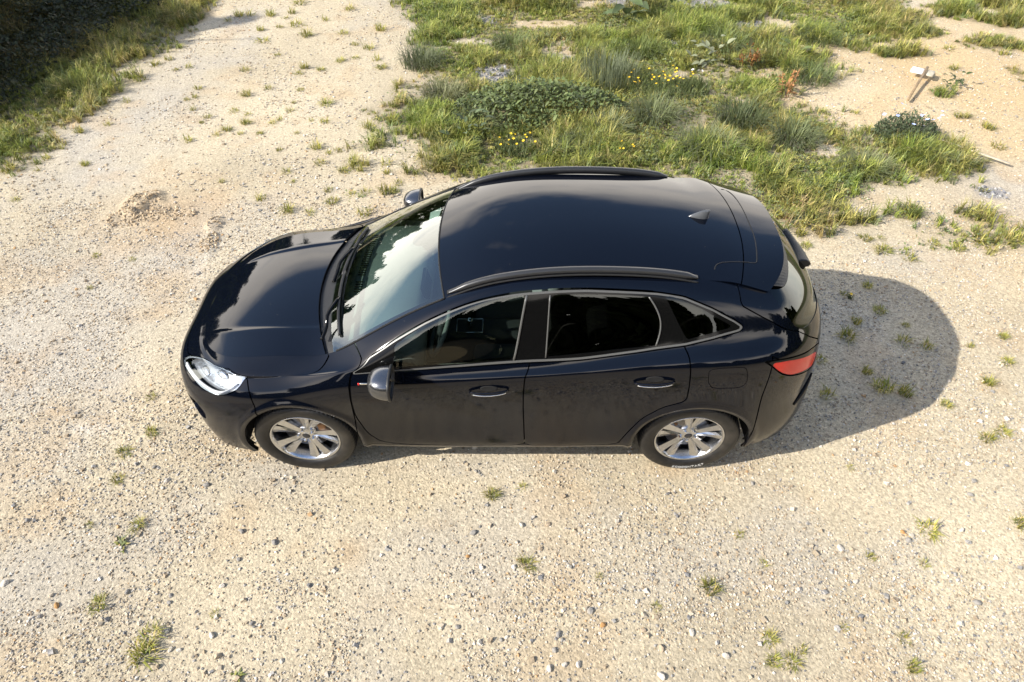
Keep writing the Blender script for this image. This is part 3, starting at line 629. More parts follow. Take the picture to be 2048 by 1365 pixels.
for x in (-1.355, 1.355):
    for s in (-1, 1):
        Wh = empty('wheel', (x, s * .795, .356), 0, CAR)
        Wh.rotation_euler = (0, 0, 0 if s < 0 else pi)
        ph = {(-1.355, -1): .33, (1.355, -1): .05, (-1.355, 1): .7, (1.355, 1): 1.1}[(x, s)]
        link('tyre', TYRE, None, Wh)
        R_ = link('rim', RIMB, None, Wh)
        for k in range(5):
            a = ph + k * 2 * pi / 5
            o = link('spoke', SPOKE, None, R_); o.rotation_euler = (0, a, 0)
            o = link('wheel_nut', NUT, None, R_, (.056 * sin(a + pi / 5), -.046, .056 * cos(a + pi / 5)))
        link('hub', HUB, None, R_); link('hub_cap', CAP, None, R_); link('hub_cap_ring', CAPR, None, R_)
        link('brake_disc', BDISC, None, Wh); link('brake_shield', BACK, None, Wh)
        link('brake_caliper', box_mesh('brake_caliper', .06, .05, .13, .012, 2, CALIPER), None, Wh, (.115 if x < 0 else -.115, -.012, .035))
# raised white lettering on the rear tyre
def glyph(ch, size, mat):
    c = bpy.data.curves.new('glyph', 'FONT'); c.body = ch; c.size = size; c.extrude = .0008; c.align_x = 'CENTER'; c.align_y = 'CENTER'
    o = bpy.data.objects.new('glyph', c); COL.objects.link(o); dg = bpy.context.evaluated_depsgraph_get()
    me = bpy.data.meshes.new_from_object(o.evaluated_get(dg)); bpy.data.objects.remove(o); bpy.data.curves.remove(c)
    me.materials.append(mat) if not me.materials else None
    return me
LETTER = pbr('tyre_letter_white', (.62, .62, .60), .5)
_tw = next(o for o in CAR.children if o.name.startswith('wheel') and o.location.x > 0 and o.location.y < 0)
_ty = next(o for o in _tw.children if o.name.startswith('tyre'))
V, F = [], []
for k, ch in enumerate('ECOCONTACT'):
    me = glyph(ch, .030, LETTER); th = -pi / 2 - .22 + k * .078
    ux = Vector((-sin(th), 0, cos(th))); up = -Vector((cos(th), 0, sin(th))); nn = Vector((0, -1, 0))
    b0 = len(V); c0 = Vector((.309 * cos(th), -.1128, .309 * sin(th)))
    for v in me.vertices: V.append(tuple(c0 + ux * v.co.x + up * v.co.y + nn * (v.co.z + .0008)))
    for p in me.polygons: F.append(tuple(b0 + q for q in p.vertices))
    bpy.data.meshes.remove(me)
me = bpy.data.meshes.new('tyre_lettering'); me.from_pydata(V, [], F); me.materials.append(LETTER); link('tyre_lettering', me, None, _ty)
# wheel housings and underbody
for x in (-1.355, 1.355):
    for s in (-1, 1):
        V, F = [], []; n = 28
        for k in range(n + 1):
            a = -.15 + (pi + .3) * k / n
            for (r, y) in ((.412, .875), (.425, .83), (.425, .52), (.0, .52)): V.append((x + r * cos(a), s * y, .355 + r * sin(a)))
        for k in range(n):
            for j in range(3): F.append((k * 4 + j, k * 4 + j + 1, k * 4 + 5 + j, k * 4 + 4 + j))
        me = bpy.data.meshes.new('wheel_housing'); me.from_pydata(V, [], F); me.materials.append(DARK); link('wheel_housing', me, None, CAR)
link('underbody', box_mesh('underbody', 4.1, 1.02, .10, .02, 1, DARK), None, CAR, (0, 0, .27))
link('floor_pan', box_mesh('floor_pan', 1.75, 1.62, .08, .02, 1, DARK), None, CAR, (0, 0, .27))
link('engine_bay_block', box_mesh('engine_bay_block', .85, 1.0, .5, .05, 2, DARK), None, CAR, (-1.6, 0, .58))
inn = clip(SIDE, SIDE.UV[:, 1] - .93); inn = clip(inn, -(inn.UV[:, 1] - .02))
inn = clip(inn, -sdf(POLY['headlamp'], inn.UV) - .01)
sides('inner_body', off(inn, -.05), DARK, None, 0)
# cabin
def bx(name, s, loc, mat, parent, bev=.03, rot=(0, 0, 0), taper=None):
    o = link(name, box_mesh(name, *s, bev, 3, mat, taper), None, parent, loc); o.rotation_euler = rot; return o
D = empty('dashboard', (0, 0, 0), 0, CAR)
V, F = [], []; ny = 25
sec = [(-1.10, 1.035), (-.95, 1.045), (-.75, 1.05), (-.58, 1.035), (-.50, .99), (-.49, .90), (-.53, .78), (-.60, .60)]
for k in range(ny):
    y = -.78 + 1.56 * k / (ny - 1)
    for x, z in sec: V.append((x + .10 * (y / .78)**2 * (1 if x < -.9 else .2), y, z + (.035 * math.exp(-((y + .37) / .17)**2) if -.8 < x < -.45 else 0)))
for k in range(ny - 1):
    for j in range(len(sec) - 1): a = k * len(sec) + j; F.append((a, a + 1, a + len(sec) + 1, a + len(sec)))
me = bpy.data.meshes.new('dash_top'); me.from_pydata(V, [], F); me.update(); me.materials.append(DASHM)
for p in me.polygons: p.use_smooth = True
link('dash_top', me, None, D)
vg = box_mesh('vent_slat', .055, .009, .008, .002, 1, DARK)
for k in range(26):
    y = .58 - k * .027
    if k in (19, 20): continue
    link('vent_slat', vg, None, D, (-1.005 + .10 * y * y, y, 1.047))
bx('screen', (.03, .24, .14), (-.52, 0, 1.03), GLOSSBLACK, D, .008, (0, radians(-12), 0))
SW = empty('steering_wheel', (-.40, -.37, .93), 0, CAR); SW.rotation_euler = (0, radians(-65), 0)
P = [(.185 * cos(a), .185 * sin(a), 0) for a in np.linspace(0, 2 * pi, 41)]
link('wheel_ring', sweep('wheel_ring', P, circ_prof(.016, 8), CABINGREY, cap=False), None, SW)
bx('wheel_boss', (.12, .15, .05), (0, 0, 0), CABIN, SW, .02)
for a in (0, pi, -pi / 2): bx('wheel_spoke', (.12, .035, .02), (.11 * cos(a + pi / 2), .11 * sin(a + pi / 2), 0), CABIN, SW, .006, (0, 0, a + pi / 2))
for y in (-.37, .37):
    S_ = empty('front_seat', (.12, y, .3), 0, CAR)
    bx('seat_cushion', (.52, .50, .16), (-.05, 0, .20), CABIN, S_, .06)
    bx('backrest', (.15, .50, .62), (.30, 0, .52), CABINGREY, S_, .06, (0, radians(18), 0), .9)
    bx('headrest', (.11, .28, .19), (.435, 0, .93), CABINGREY, S_, .05, (0, radians(12), 0), .9)
    bx('belt_buckle', (.03, .02, .06), (.10, .27 if y < 0 else -.27, .33), ORANGE, S_, .005, (0, radians(20), 0))
RS = empty('rear_bench', (.95, 0, .3), 0, CAR)
bx('seat_cushion', (.50, 1.30, .17), (.0, 0, .22), CABIN, RS, .06)
bx('backrest', (.15, 1.30, .60), (.34, 0, .55), CABIN, RS, .06, (0, radians(20), 0))
for y in (-.42, 0, .42): bx('headrest', (.09, .26, .16), (.47, y, .92), CABIN, RS, .04, (0, radians(14), 0))
CC = empty('centre_console', (-.1, 0, .3), 0, CAR)
bx('console_body', (.95, .22, .30), (0, 0, .15), CABIN, CC, .03)
P = [(-.22, -.075, .318), (-.22, .075, .318), (-.02, .075, .318), (-.02, -.075, .318), (-.22, -.075, .318)]
link('chrome_frame', sweep('chrome_frame', dense(P, 1), circ_prof(.005, 6), CHROME), None, CC)
bx('gear_knob', (.05, .05, .09), (-.12, 0, .35), CHROME, CC, .02)
bx('boot_floor', (.75, 1.25, .05), (1.75, 0, .72), CABIN, CAR, .01)
RM = empty('inner_mirror', (-.42, 0, 1.43), 0, CAR)
bx('mirror_case', (.05, .25, .075), (.0, 0, -.06), PLASTIC, RM, .02); bx('sensor_cover', (.14, .13, .05), (-.02, 0, .0), PLASTIC, RM, .02, (0, radians(-28), 0))
bx('sticker', (.09, .10, .003), (-.02, .26, .035), CARD, RM, .001, (0, radians(-27), 0)); bx('sticker', (.07, .05, .003), (-.035, .09, .018), CARD, RM, .001, (0, radians(-27), .4))
hlm = clip(RT, RT.P[:, 0] - 1.5); out('headliner', off(hlm, -.03), CABINGREY, CAR)
# positions on the ground, metres
VERGE = [(-6.578,2.478),(-5.953,3.358),(-5.704,4.074),(-5.516,5.105),(-5.34,6.454),(-5.023,7.801),(-4.782,8.963),(-4.769,10.604),(-11.289,22.315),(-30.171,22.315)]
WEED = [(-2.062,10.604),(-1.449,7.801),(-1.635,6.6),(-1.583,5.568),(-1.357,4.534),(-0.839,3.765),(-0.444,3.192),(0.805,2.672),(2.663,2.772),(3.004,2.383),(3.3,2.29),(3.811,2.526),(4.344,2.623),(4.573,2.383),(4.909,2.064),(5.203,2.29),(5.114,2.978),(5.763,3.247),(6.023,3.646),(5.526,3.886),(5.407,4.332),(4.97,4.202),(4.467,4.399),(4.369,4.885),(5.018,5.568),(5.162,6.6),(6.15,6.98),(7.109,8.717),(8.091,10.604)]
BARE = [(0.76,6.69,0.34,0.46),(0.61,7.8,0.49,0.18),(-0.48,7.1,0.39,0.16),(3.21,7.08,0.22,0.24),(4.52,7.8,0.41,0.26),(4.63,6.84,0.42,0.23),(3.87,5.9,0.25,0.22),(4.19,5.65,0.18,0.16),(4.83,4.33,0.26,0.3),(5.19,5.65,0.28,0.23),(5.12,6.27,0.33,0.18),(0.3,3.91,0.22,0.11),(0.82,3.79,0.18,0.1),(1.46,8.72,0.43,0.25),(1.89,8.67,0.26,0.15),(-0.56,4.33,0.09,0.13),(3.21,5.1,0.14,0.12),(3.79,4.96,0.13,0.21),(2.62,2.57,0.1,0.1),(2.53,5.9,0.1,0.1),(3.97,3.76,0.15,0.12),(3.63,3.95,0.12,0.1)]
SLATE = [(-0.18,5.9,0.25,0.31),(-0.3,7.98,0.15,0.22),(3.97,7.63,0.34,0.35),(1.96,6.79,0.18,0.19),(3.38,8.77,0.52,0.3),(4.87,9.09,0.53,0.36),(2.57,6.98,0.16,0.16),(2.08,8.84,0.35,0.25),(0.75,6.45,0.23,0.18),(5.52,2.82,0.17,0.12)]
EXTRA = [(6.39,7.59,0.81,0.34,1.0),(7.33,8.43,0.68,0.29,1.0),(8.21,7.98,0.42,0.27,1.0),(5.94,6.64,0.38,0.17,0.8),(7.61,7.02,0.47,0.28,0.9),(8.55,8.48,0.43,0.24,1.0),(5.58,7.59,0.49,0.21,0.8),(5.24,8.02,0.58,0.32,0.8),(7.45,5.9,0.16,0.27,0.8),(6.04,5.26,0.17,0.14,0.7),(8.46,8.72,0.52,0.25,1.0),(3.37,2.02,0.14,0.07,0.5),(4.85,2.29,0.32,0.19,0.9),(4.48,2.43,0.27,0.15,0.8),(3.73,2.29,0.27,0.11,0.7),(-1.56,4.14,0.19,0.18,0.45),(-1.64,3.76,0.21,0.2,0.45),(-1.7,3.41,0.24,0.16,0.4),(-1.27,3.76,0.18,0.17,0.5),(-1.94,3.76,0.12,0.12,0.3),(-1.27,2.82,0.15,0.08,0.4),(-0.97,3.53,0.12,0.12,0.6),(-1.03,3.25,0.13,0.09,0.5),(-0.69,3.36,0.18,0.11,0.8),(-1.71,2.72,0.15,0.1,0.2),(-5.86,3.89,0.37,0.25,0.8),(-5.8,3.41,0.3,0.18,0.7),(-5.73,4.53,0.39,0.25,0.8),(-5.52,4.96,0.27,0.18,0.5),(-5.43,5.73,0.29,0.17,0.5),(-5.2,6.69,0.23,0.15,0.4),(2.92,2.48,0.13,0.08,0.5),(3.19,2.48,0.14,0.08,0.7),(3.39,2.24,0.14,0.07,0.5),(4.0,1.76,0.31,0.08,0.18),(4.5,1.85,0.31,0.12,0.18)]
TAN = [(-3.65,2.38,0.6,0.47,1.0),(-3.4,1.29,0.29,0.15,0.3),(-3.26,0.79,0.23,0.1,0.5),(-0.99,-1.56,0.11,0.1,0.9),(-1.81,-0.74,0.23,0.07,0.7),(-2.18,-0.76,0.34,0.1,0.3),(0.32,-1.86,0.29,0.1,0.35),(-1.4,-0.28,0.0,0.0,0),(-2.38,2.72,0.39,0.2,0.3),(-2.28,5.33,0.21,0.16,0.5),(-3.88,6.07,0.15,0.14,0.5),(-4.39,7.59,0.16,0.17,0.6),(-3.15,-1.2,0.43,0.1,0.35),(-0.61,-1.92,0.29,0.08,0.3),(1.31,-0.9,0.45,0.06,0.3),(-2.22,-0.62,0.23,0.07,0.6),(0.03,-1.95,0.19,0.06,0.4),(0.84,-1.16,0.29,0.08,0.2),(-3.51,-0.35,0.14,0.05,0.7),(-2.84,-0.22,0.49,0.22,0.25)]
SANDY = [(6.8,5.9,1.88,2.12,1.0),(5.09,4.67,0.79,0.9,0.8),(4.63,6.6,0.91,0.99,0.7),(6.27,4.27,0.89,0.99,0.8),(5.26,1.93,0.83,1.26,0.4),(1.57,8.02,1.33,0.94,0.5),(0.76,6.6,0.46,0.58,0.3),(3.89,5.57,0.42,0.67,0.8)]
GREY = [(-3.87,0.72,0.77,1.47,0.8),(-4.66,3.53,0.72,1.28,0.5),(-3.0,-1.72,0.56,0.4,0.7),(-2.15,-1.2,0.21,0.17,0.4),(5.64,2.67,0.61,0.74,1.0),(-1.89,1.44,0.0,0.0,0),(-4.47,4.67,0.59,1.22,0.45),(-4.31,7.59,0.49,1.13,0.4),(-1.6,-0.99,0.44,0.18,0.4),(0.01,-0.86,0.75,0.11,0.4),(-2.37,-1.47,0.31,0.23,0.5)]
CHALK = [(-3.16,-0.51,0.16,0.04,1.0),(-3.76,-0.33,0.12,0.05,0.5),(-2.98,1.4,0.07,0.24,0.6),(-2.35,-0.58,0.08,0.05,0.3)]
CLOD = [(-3.95,2.53,0.19,0.3,1.0),(-4.02,2.29,0.21,0.15,0.8),(-3.05,2.2,0.07,0.11,0.7),(-3.0,1.85,0.1,0.17,0.5),(-3.65,2.38,0.32,0.13,0.4)]
T_NEAR = [(-2.821,-0.208,0.049),(-2.687,-0.567,0.054),(-2.831,-0.742,0.061),(-2.787,-0.987,0.051),(-2.495,-1.362,0.062),(-2.554,-1.517,0.068),(-2.832,-1.362,0.042),(-2.113,-2.125,0.08),(-2.111,-2.236,0.091),(-2.514,-1.928,0.07),(-1.765,-1.986,0.041),(-1.531,-2.364,0.053),(-0.036,-1.122,0.061),(0.184,-1.051,0.04),(0.2,-1.654,0.066),(1.384,-1.823,0.065),(1.018,-1.938,0.038),(0.677,-1.738,0.033),(1.661,-1.439,0.041),(1.774,-1.651,0.04),(1.684,-2.138,0.055),(1.671,-2.267,0.054),(1.782,-2.276,0.054),(1.855,-2.212,0.042),(2.501,-2.138,0.049),(2.489,-2.305,0.054),(2.165,-2.07,0.037),(2.978,-1.393,0.076),(2.834,-1.651,0.04),(2.496,-1.604,0.047),(3.632,-1.358,0.062),(2.607,-0.891,0.037),(4.039,-0.056,0.066),(3.581,-0.292,0.052),(3.76,-0.625,0.058),(3.905,-0.558,0.058),(4.319,0.182,0.06),(4.45,0.492,0.053),(4.095,0.368,0.044)]
T_SHADE = [(3.513,1.193,0.062),(3.497,0.839,0.083),(3.223,0.691,0.063),(3.066,0.498,0.089),(3.541,0.435,0.079),(3.713,0.374,0.079),(2.744,0.212,0.069),(2.667,-0.181,0.082),(3.154,-0.116,0.107),(3.296,-0.17,0.082),(3.075,0.061,0.059),(3.646,0.639,0.045),(3.254,1.07,0.066)]
T_RIGHT = [(3.123,2.038,0.073),(3.112,1.832,0.072),(3.999,2.281,0.064),(3.776,1.951,0.083),(3.943,1.968,0.062),(4.371,2.299,0.086),(4.423,1.865,0.082),(4.093,1.625,0.1),(3.89,1.748,0.091),(4.649,1.765,0.081),(4.927,1.865,0.103),(5.284,1.899,0.114),(2.991,2.574,0.077),(3.434,2.208,0.074),(3.191,2.411,0.076),(4.636,4.728,0.093),(4.645,4.267,0.089),(5.982,4.589,0.144),(6.184,4.293,0.115),(6.573,6.082,0.088),(6.836,6.825,0.108),(7.579,6.619,0.152),(6.083,3.825,0.123),(5.413,2.864,0.113)]
T_LEFT = [(-4.978,3.426,0.071),(-5.412,2.672,0.067),(-4.646,6.134,0.074),(-4.802,6.031,0.058),(-4.284,5.426,0.084),(-4.24,5.165,0.069),(-4.324,5.09,0.048),(-4.146,4.799,0.067),(-3.88,4.589,0.079),(-3.911,4.439,0.045),(-3.588,4.756,0.086),(-3.379,4.672,0.066),(-3.337,4.426,0.091),(-2.985,4.439,0.078),(-2.923,4.534,0.059),(-3.548,5.241,0.083),(-3.794,6.031,0.088),(-3.616,4.112,0.063),(-3.528,4.241,0.083),(-3.919,3.961,0.087),(-3.321,4.137,0.051),(-3.084,4.15,0.057),(-2.507,4.507,0.052),(-2.327,4.453,0.091),(-2.404,4.987,0.108),(-2.844,4.785,0.087),(-2.856,5.016,0.054),(-2.848,5.41,0.056),(-3.302,5.441,0.077),(-2.991,5.929,0.087),(-2.948,6.134,0.088),(-3.458,6.6,0.076),(-3.825,7.137,0.142),(-2.699,6.065,0.088),(-3.437,7.801,0.164),(-3.691,8.11,0.101),(-3.976,8.246,0.11),(-3.625,8.338,0.11),(-3.696,7.715,0.098),(-4.495,8.201,0.101),(-4.615,7.976,0.083),(-2.599,7.421,0.112),(-3.179,7.359,0.112),(-2.109,6.825,0.123),(-2.35,6.98,0.086),(-2.462,6.381,0.09),(-2.255,6.49,0.09),(-1.929,6.417,0.09),(-1.815,6.134,0.103),(-2.613,4.163,0.051),(-2.739,3.741,0.055),(-2.301,3.813,0.086),(-2.177,3.437,0.083),(-2.013,3.717,0.085),(-1.872,3.258,0.082),(-2.126,3.669,0.061),(-2.535,3.236,0.07),(-2.407,3.031,0.04),(-3.225,3.02,0.052),(-2.693,2.672,0.089),(-2.338,2.44,0.087),(-2.091,2.402,0.076),(-1.971,2.854,0.079),(-1.885,2.633,0.089),(-1.546,2.813,0.079),(-1.686,2.772,0.079),(-1.31,2.813,0.113),(-1.495,2.402,0.119),(-1.563,3.813,0.123),(-1.442,4.426,0.116),(-1.634,3.392,0.095),(-1.388,3.414,0.107),(-1.749,4.319,0.103),(-1.35,3.214,0.082),(-1.197,2.999,0.08),(-5.466,4.957,0.108),(-5.118,5.031,0.068),(-5.111,4.399,0.065),(-5.39,4.215,0.076),(-5.514,3.575,0.084),(-5.755,3.575,0.084),(-6.009,3.669,0.085),(-6.025,4.061,0.113),(-5.702,4.589,0.118),(-5.83,3.302,0.106),(-5.157,6.204,0.118),(-5.041,6.417,0.105),(-5.489,5.536,0.085),(-3.929,1.164,0.038),(-3.692,1.593,0.045),(-4.083,1.666,0.045),(-4.323,8.246,0.118),(-3.592,8.766,0.157),(-3.982,7.587,0.081),(-2.672,8.478,0.12),(-3.012,8.02,0.1),(-2.036,7.587,0.113)]
STONES = [(-1.744,-2.116,0.028,0),(-1.97,-2.2,0.024,0),(-1.915,-2.2,0.021,0),(-2.03,-2.083,0.028,1),(-1.517,-2.042,0.022,1),(-1.28,-2.267,0.021,0),(-2.083,-1.863,0.019,1),(-2.079,-1.909,0.019,1),(-2.374,-1.839,0.023,1),(-1.773,-1.803,0.026,0),(-2.115,-1.038,0.029,1),(-2.553,-0.878,0.022,1),(-2.416,-1.0,0.026,0),(-2.428,-1.06,0.022,0),(-1.752,-1.412,0.028,1),(-1.506,-1.491,0.031,1),(-1.718,-1.619,0.02,1),(-3.28,-1.32,0.024,1),(-2.861,-1.998,0.022,1),(-2.784,-1.928,0.025,2),(-3.191,-1.782,0.039,0),(0.597,-1.963,0.032,1),(0.499,-2.288,0.03,0),(0.418,-2.288,0.027,0),(0.324,-2.311,0.027,0),(0.391,-2.113,0.028,1),(0.411,-2.144,0.018,1),(0.359,-2.206,0.024,1),(0.037,-2.144,0.018,1),(0.07,-2.128,0.018,0),(-0.235,-2.064,0.025,1),(1.01,-2.194,0.024,3),(0.915,-2.086,0.025,3),(1.212,-2.101,0.028,0),(0.985,-2.353,0.033,0),(0.902,-1.902,0.022,0),(0.17,-1.355,0.028,0),(-0.165,-1.416,0.028,1),(-0.098,-1.672,0.023,0),(0.671,-2.049,0.025,2),(-0.191,-1.593,0.02,2),(0.354,-1.355,0.024,3),(3.391,-1.118,0.029,1),(3.202,-1.401,0.028,0),(2.318,-1.535,0.034,0),(3.058,-1.909,0.032,1),(3.145,-1.816,0.019,0),(4.003,-0.435,0.032,0),(1.392,-2.238,0.027,0),(3.471,-1.004,0.029,1),(2.339,-1.772,0.026,0),(2.801,-1.48,0.027,1),(2.786,-1.416,0.021,2),(1.853,-1.026,0.022,1)]
P_NETTLE = (0.442,4.742)
P_DOCK = (2.028,8.02)
P_BUSH1 = (2.861,8.02)
P_RED1 = (3.55,6.152)
P_RED2 = (3.871,5.256)
P_YEL1 = (2.227,5.333)
P_YEL2 = (0.202,3.765)
P_YEL3 = (1.381,3.622)
P_BLUE = (5.032,4.074)
P_SPIKY1 = (1.311,4.137)
P_SPIKY2 = (-1.244,6.239)
P_GREYG = (1.46,5.649)
P_DARK1 = (6.274,5.489)
P_WHITEFL = (2.786,5.896)
P_GREENLEAF = (4.312,6.417)
P_SAGE = (2.929,6.065)
P_LEAFY2 = (-0.447,3.886)
P_YFLOWER = (3.275,1.02)
# ------------------------------------------------------------------ ground
def vnoise(x, y, seed=0):
    xi = np.floor(x).astype(np.int64); yi = np.floor(y).astype(np.int64); fx = x - xi; fy = y - yi
    fx = fx * fx * (3 - 2 * fx); fy = fy * fy * (3 - 2 * fy)
    def h(a, b):
        n = (a * 374761393 + b * 668265263 + seed * 982451653) & 0xffffffff
        n = ((n ^ (n >> 13)) * 1274126177) & 0xffffffff; n = n ^ (n >> 16)
        return (n & 0xffff) / 65535.
    return (h(xi, yi) * (1 - fx) + h(xi + 1, yi) * fx) * (1 - fy) + (h(xi, yi + 1) * (1 - fx) + h(xi + 1, yi + 1) * fx) * fy
def fbm(x, y, s, o=4, seed=0):
    v = 0; a = .5; t = 0
    for k in range(o): v = v + a * vnoise(x / s, y / s, seed + k * 17); t += a; a *= .5; s *= .5
    return v / t
def ellm(L, x, y, soft=.35, wob=.5):
    """soft mask from ellipses with an uneven rim"""
    m = np.zeros_like(x); wb = (fbm(x, y, .35, 3, 5) - .5) * wob * 2
    for e in L:
        w = e[4] if len(e) > 4 else 1.
        if e[2] < .05: continue
        r = np.hypot((x - e[0]) / e[2], (y - e[1]) / e[3]) + wb
        m = np.maximum(m, w * np.clip((1 + soft - r) / (2 * soft), 0, 1))
    return m
def gh(x, y):
    x = np.asarray(x, float); y = np.asarray(y, float)
    h = (fbm(x, y, 1.3, 3, 1) - .5) * .05 + (fbm(x, y, .22, 3, 2) - .5) * .010
    k = np.ones_like(x)
    for wx in (-1.355, 1.355):
        for wy in (-.8, .8): k = np.minimum(k, np.clip((np.hypot(x - wx, (y - wy)) - .15) / .5, 0, 1))
    h = h * k
    m = ellm(CLOD, x, y); h = h + m * (np.maximum(fbm(x, y, .16, 3, 9) - .38, 0) * .22)
    return h
def grass_density(x, y):
    dv = sdf(VERGE, np.stack([x, y], 1), 0) + (fbm(x, y, .6, 3, 21) - .5) * .9
    dw = sdf(WEED, np.stack([x, y], 1), 0) + (fbm(x, y, .9, 4, 22) - .5) * 1.9
    g = np.maximum(np.clip(-dv / .5 + .2, 0, 1), np.clip(-dw / .75 + .2, 0, 1))
    patch = np.clip((fbm(x, y, .75, 4, 23) - .27) / .15, .58, 1); inw = dw < .1
    g = np.where(inw & (dv > 0), g * patch, g)
    g = np.maximum(g, ellm(EXTRA, x, y) * np.clip((fbm(x, y, .3, 3, 24) - .3) / .2, 0, 1))
    g = g * (1 - .85 * ellm(BARE, x, y)); g = g * (1 - .75 * ellm(SLATE, x, y))
    return np.clip(g, 0, 1)
def axis(a, b, st, lo, hi, n=26):
    c = np.arange(a, b, st); l = a - np.geomspace(st * 1.5, a - lo, n)[::-1]; r = c[-1] + np.geomspace(st * 1.5, hi - c[-1], n)
    return np.concatenate([l, c, r])
gx_ = axis(-9.6, 9.6, .035, -420, 420); gy_ = axis(-3.0, 9.8, .035, -420, 420)
X, Y = np.meshgrid(gx_, gy_, indexing='ij'); x, y = X.ravel(), Y.ravel()
Z = gh(x, y) * np.clip(1.4 - np.maximum(abs(x) - 9, 0) / 20, 0, 1)
dens = grass_density(x, y)
cream = np.array([.505, .428, .298]); greyc = np.array([.40, .36, .295]); tan = np.array([.40, .285, .165]); sandy = np.array([.47, .345, .185]); soil = np.array([.17, .14, .075]); slate = np.array([.24, .235, .235]); chalk = np.array([.66, .62, .54])
c = np.tile(cream, (len(x), 1))
def mixc(c, m, k): return c * (1 - m[:, None]) + k * m[:, None]
lowf = fbm(x, y, 1.6, 4, 31); c = c * (.90 + .22 * (lowf - .5) * 2)[:, None]
c = mixc(c, np.clip(ellm(GREY, x, y, .6) + np.clip((fbm(x, y, .8, 4, 33) - .55) / .2, 0, 1) * .5, 0, .9), greyc)
c = mixc(c, ellm(SANDY, x, y, .5) * .8, sandy); c = mixc(c, ellm(TAN, x, y, .6) * .6, tan)
c = mixc(c, np.clip((fbm(x, y, .45, 4, 35) - .60) / .12, 0, 1) * .30, tan * 1.08)
c = mixc(c, ellm(CHALK, x, y, .8) * np.clip((fbm(x, y, .09, 3, 71) - .35) / .25, 0, 1) * .55, chalk); c = mixc(c, ellm(SLATE, x, y) * .85, slate)
c = mixc(c, np.clip(dens * 1.1 - .1, 0, .85), soil)
dens2 = np.clip((y - 9.3) / .6, 0, 1) * np.clip((x + 2.2) / .8, 0, 1) * np.clip((16 - x) / 4, 0, 1) * np.clip((20 - y) / 3, 0, 1); c = mixc(c, dens2 * .8, soil)
far = np.clip((np.maximum(np.maximum(abs(x) - 10, y - 10), -3.2 - y)) / 6, 0, 1)
fcol = np.where((fbm(x, y, 14, 3, 41) > .5)[:, None], np.array([.10, .11, .035]), np.array([.26, .20, .115]))
c = mixc(c, far, fcol)
N0, N1 = X.shape; I = np.arange(N0 * N1).reshape(N0, N1)
quads = np.stack([I[:-1, :-1], I[1:, :-1], I[1:, 1:], I[:-1, 1:]], -1).reshape(-1, 4)
GM, t, b, o = nodes('gravel_ground'); b.inputs['Roughness'].default_value = .95; b.inputs['Specular IOR Level'].default_value = .15
def N_(t, k, **kw):
    n = t.nodes.new(k)
    for a, v in kw.items(): setattr(n, a, v)
    return n
at = N_(t, 'ShaderNodeVertexColor', layer_name='Col'); tcn = N_(t, 'ShaderNodeTexCoord')
n1 = N_(t, 'ShaderNodeTexNoise'); n1.inputs['Scale'].default_value = 38; n1.inputs['Detail'].default_value = 9; n1.inputs['Roughness'].default_value = .72
v1 = N_(t, 'ShaderNodeTexVoronoi'); v1.inputs['Scale'].default_value = 75; v1.inputs['Randomness'].default_value = 1
v2 = N_(t, 'ShaderNodeTexVoronoi'); v2.inputs['Scale'].default_value = 44
r1 = N_(t, 'ShaderNodeMapRange'); r1.inputs['From Min'].default_value = .3; r1.inputs['From Max'].default_value = .7; r1.inputs['To Min'].default_value = .70; r1.inputs['To Max'].default_value = 1.22
hs = N_(t, 'ShaderNodeSeparateColor'); r2 = N_(t, 'ShaderNodeMapRange'); r2.inputs['To Min'].default_value = .80; r2.inputs['To Max'].default_value = 1.18
m1 = N_(t, 'ShaderNodeMath', operation='MULTIPLY'); vm = N_(t, 'ShaderNodeVectorMath', operation='SCALE')
k = t.links.new
for nn in (n1, v1, v2): k(tcn.outputs['Object'], nn.inputs['Vector'])
k(n1.outputs['Fac'], r1.inputs['Value']); k(v1.outputs['Color'], hs.inputs[0]); k(hs.outputs[0], r2.inputs['Value']); k(r1.outputs[0], m1.inputs[0]); k(r2.outputs[0], m1.inputs[1])
k(at.outputs['Color'], vm.inputs[0]); k(m1.outputs[0], vm.inputs['Scale']); k(vm.outputs[0], b.inputs['Base Color'])
ad = N_(t, 'ShaderNodeMath', operation='MULTIPLY_ADD'); ad.inputs[1].default_value = -.22; ad2 = N_(t, 'ShaderNodeMath', operation='MULTIPLY_ADD'); ad2.inputs[1].default_value = .9
k(v1.outputs['Distance'], ad.inputs[0]); k(n1.outputs['Fac'], ad.inputs[2]); k(v2.outputs['Distance'], ad2.inputs[0]); ad2.inputs[1].default_value = -.25; k(ad.outputs[0], ad2.inputs[2])
bp = N_(t, 'ShaderNodeBump'); bp.inputs['Strength'].default_value = .6; bp.inputs['Distance'].default_value = .016; k(ad2.outputs[0], bp.inputs['Height']); k(bp.outputs[0], b.inputs['Normal'])
ground = link('ground', fast_mesh('ground', np.stack([x, y, Z], 1), quads, GM, True, c)); tag(ground, kind='structure')
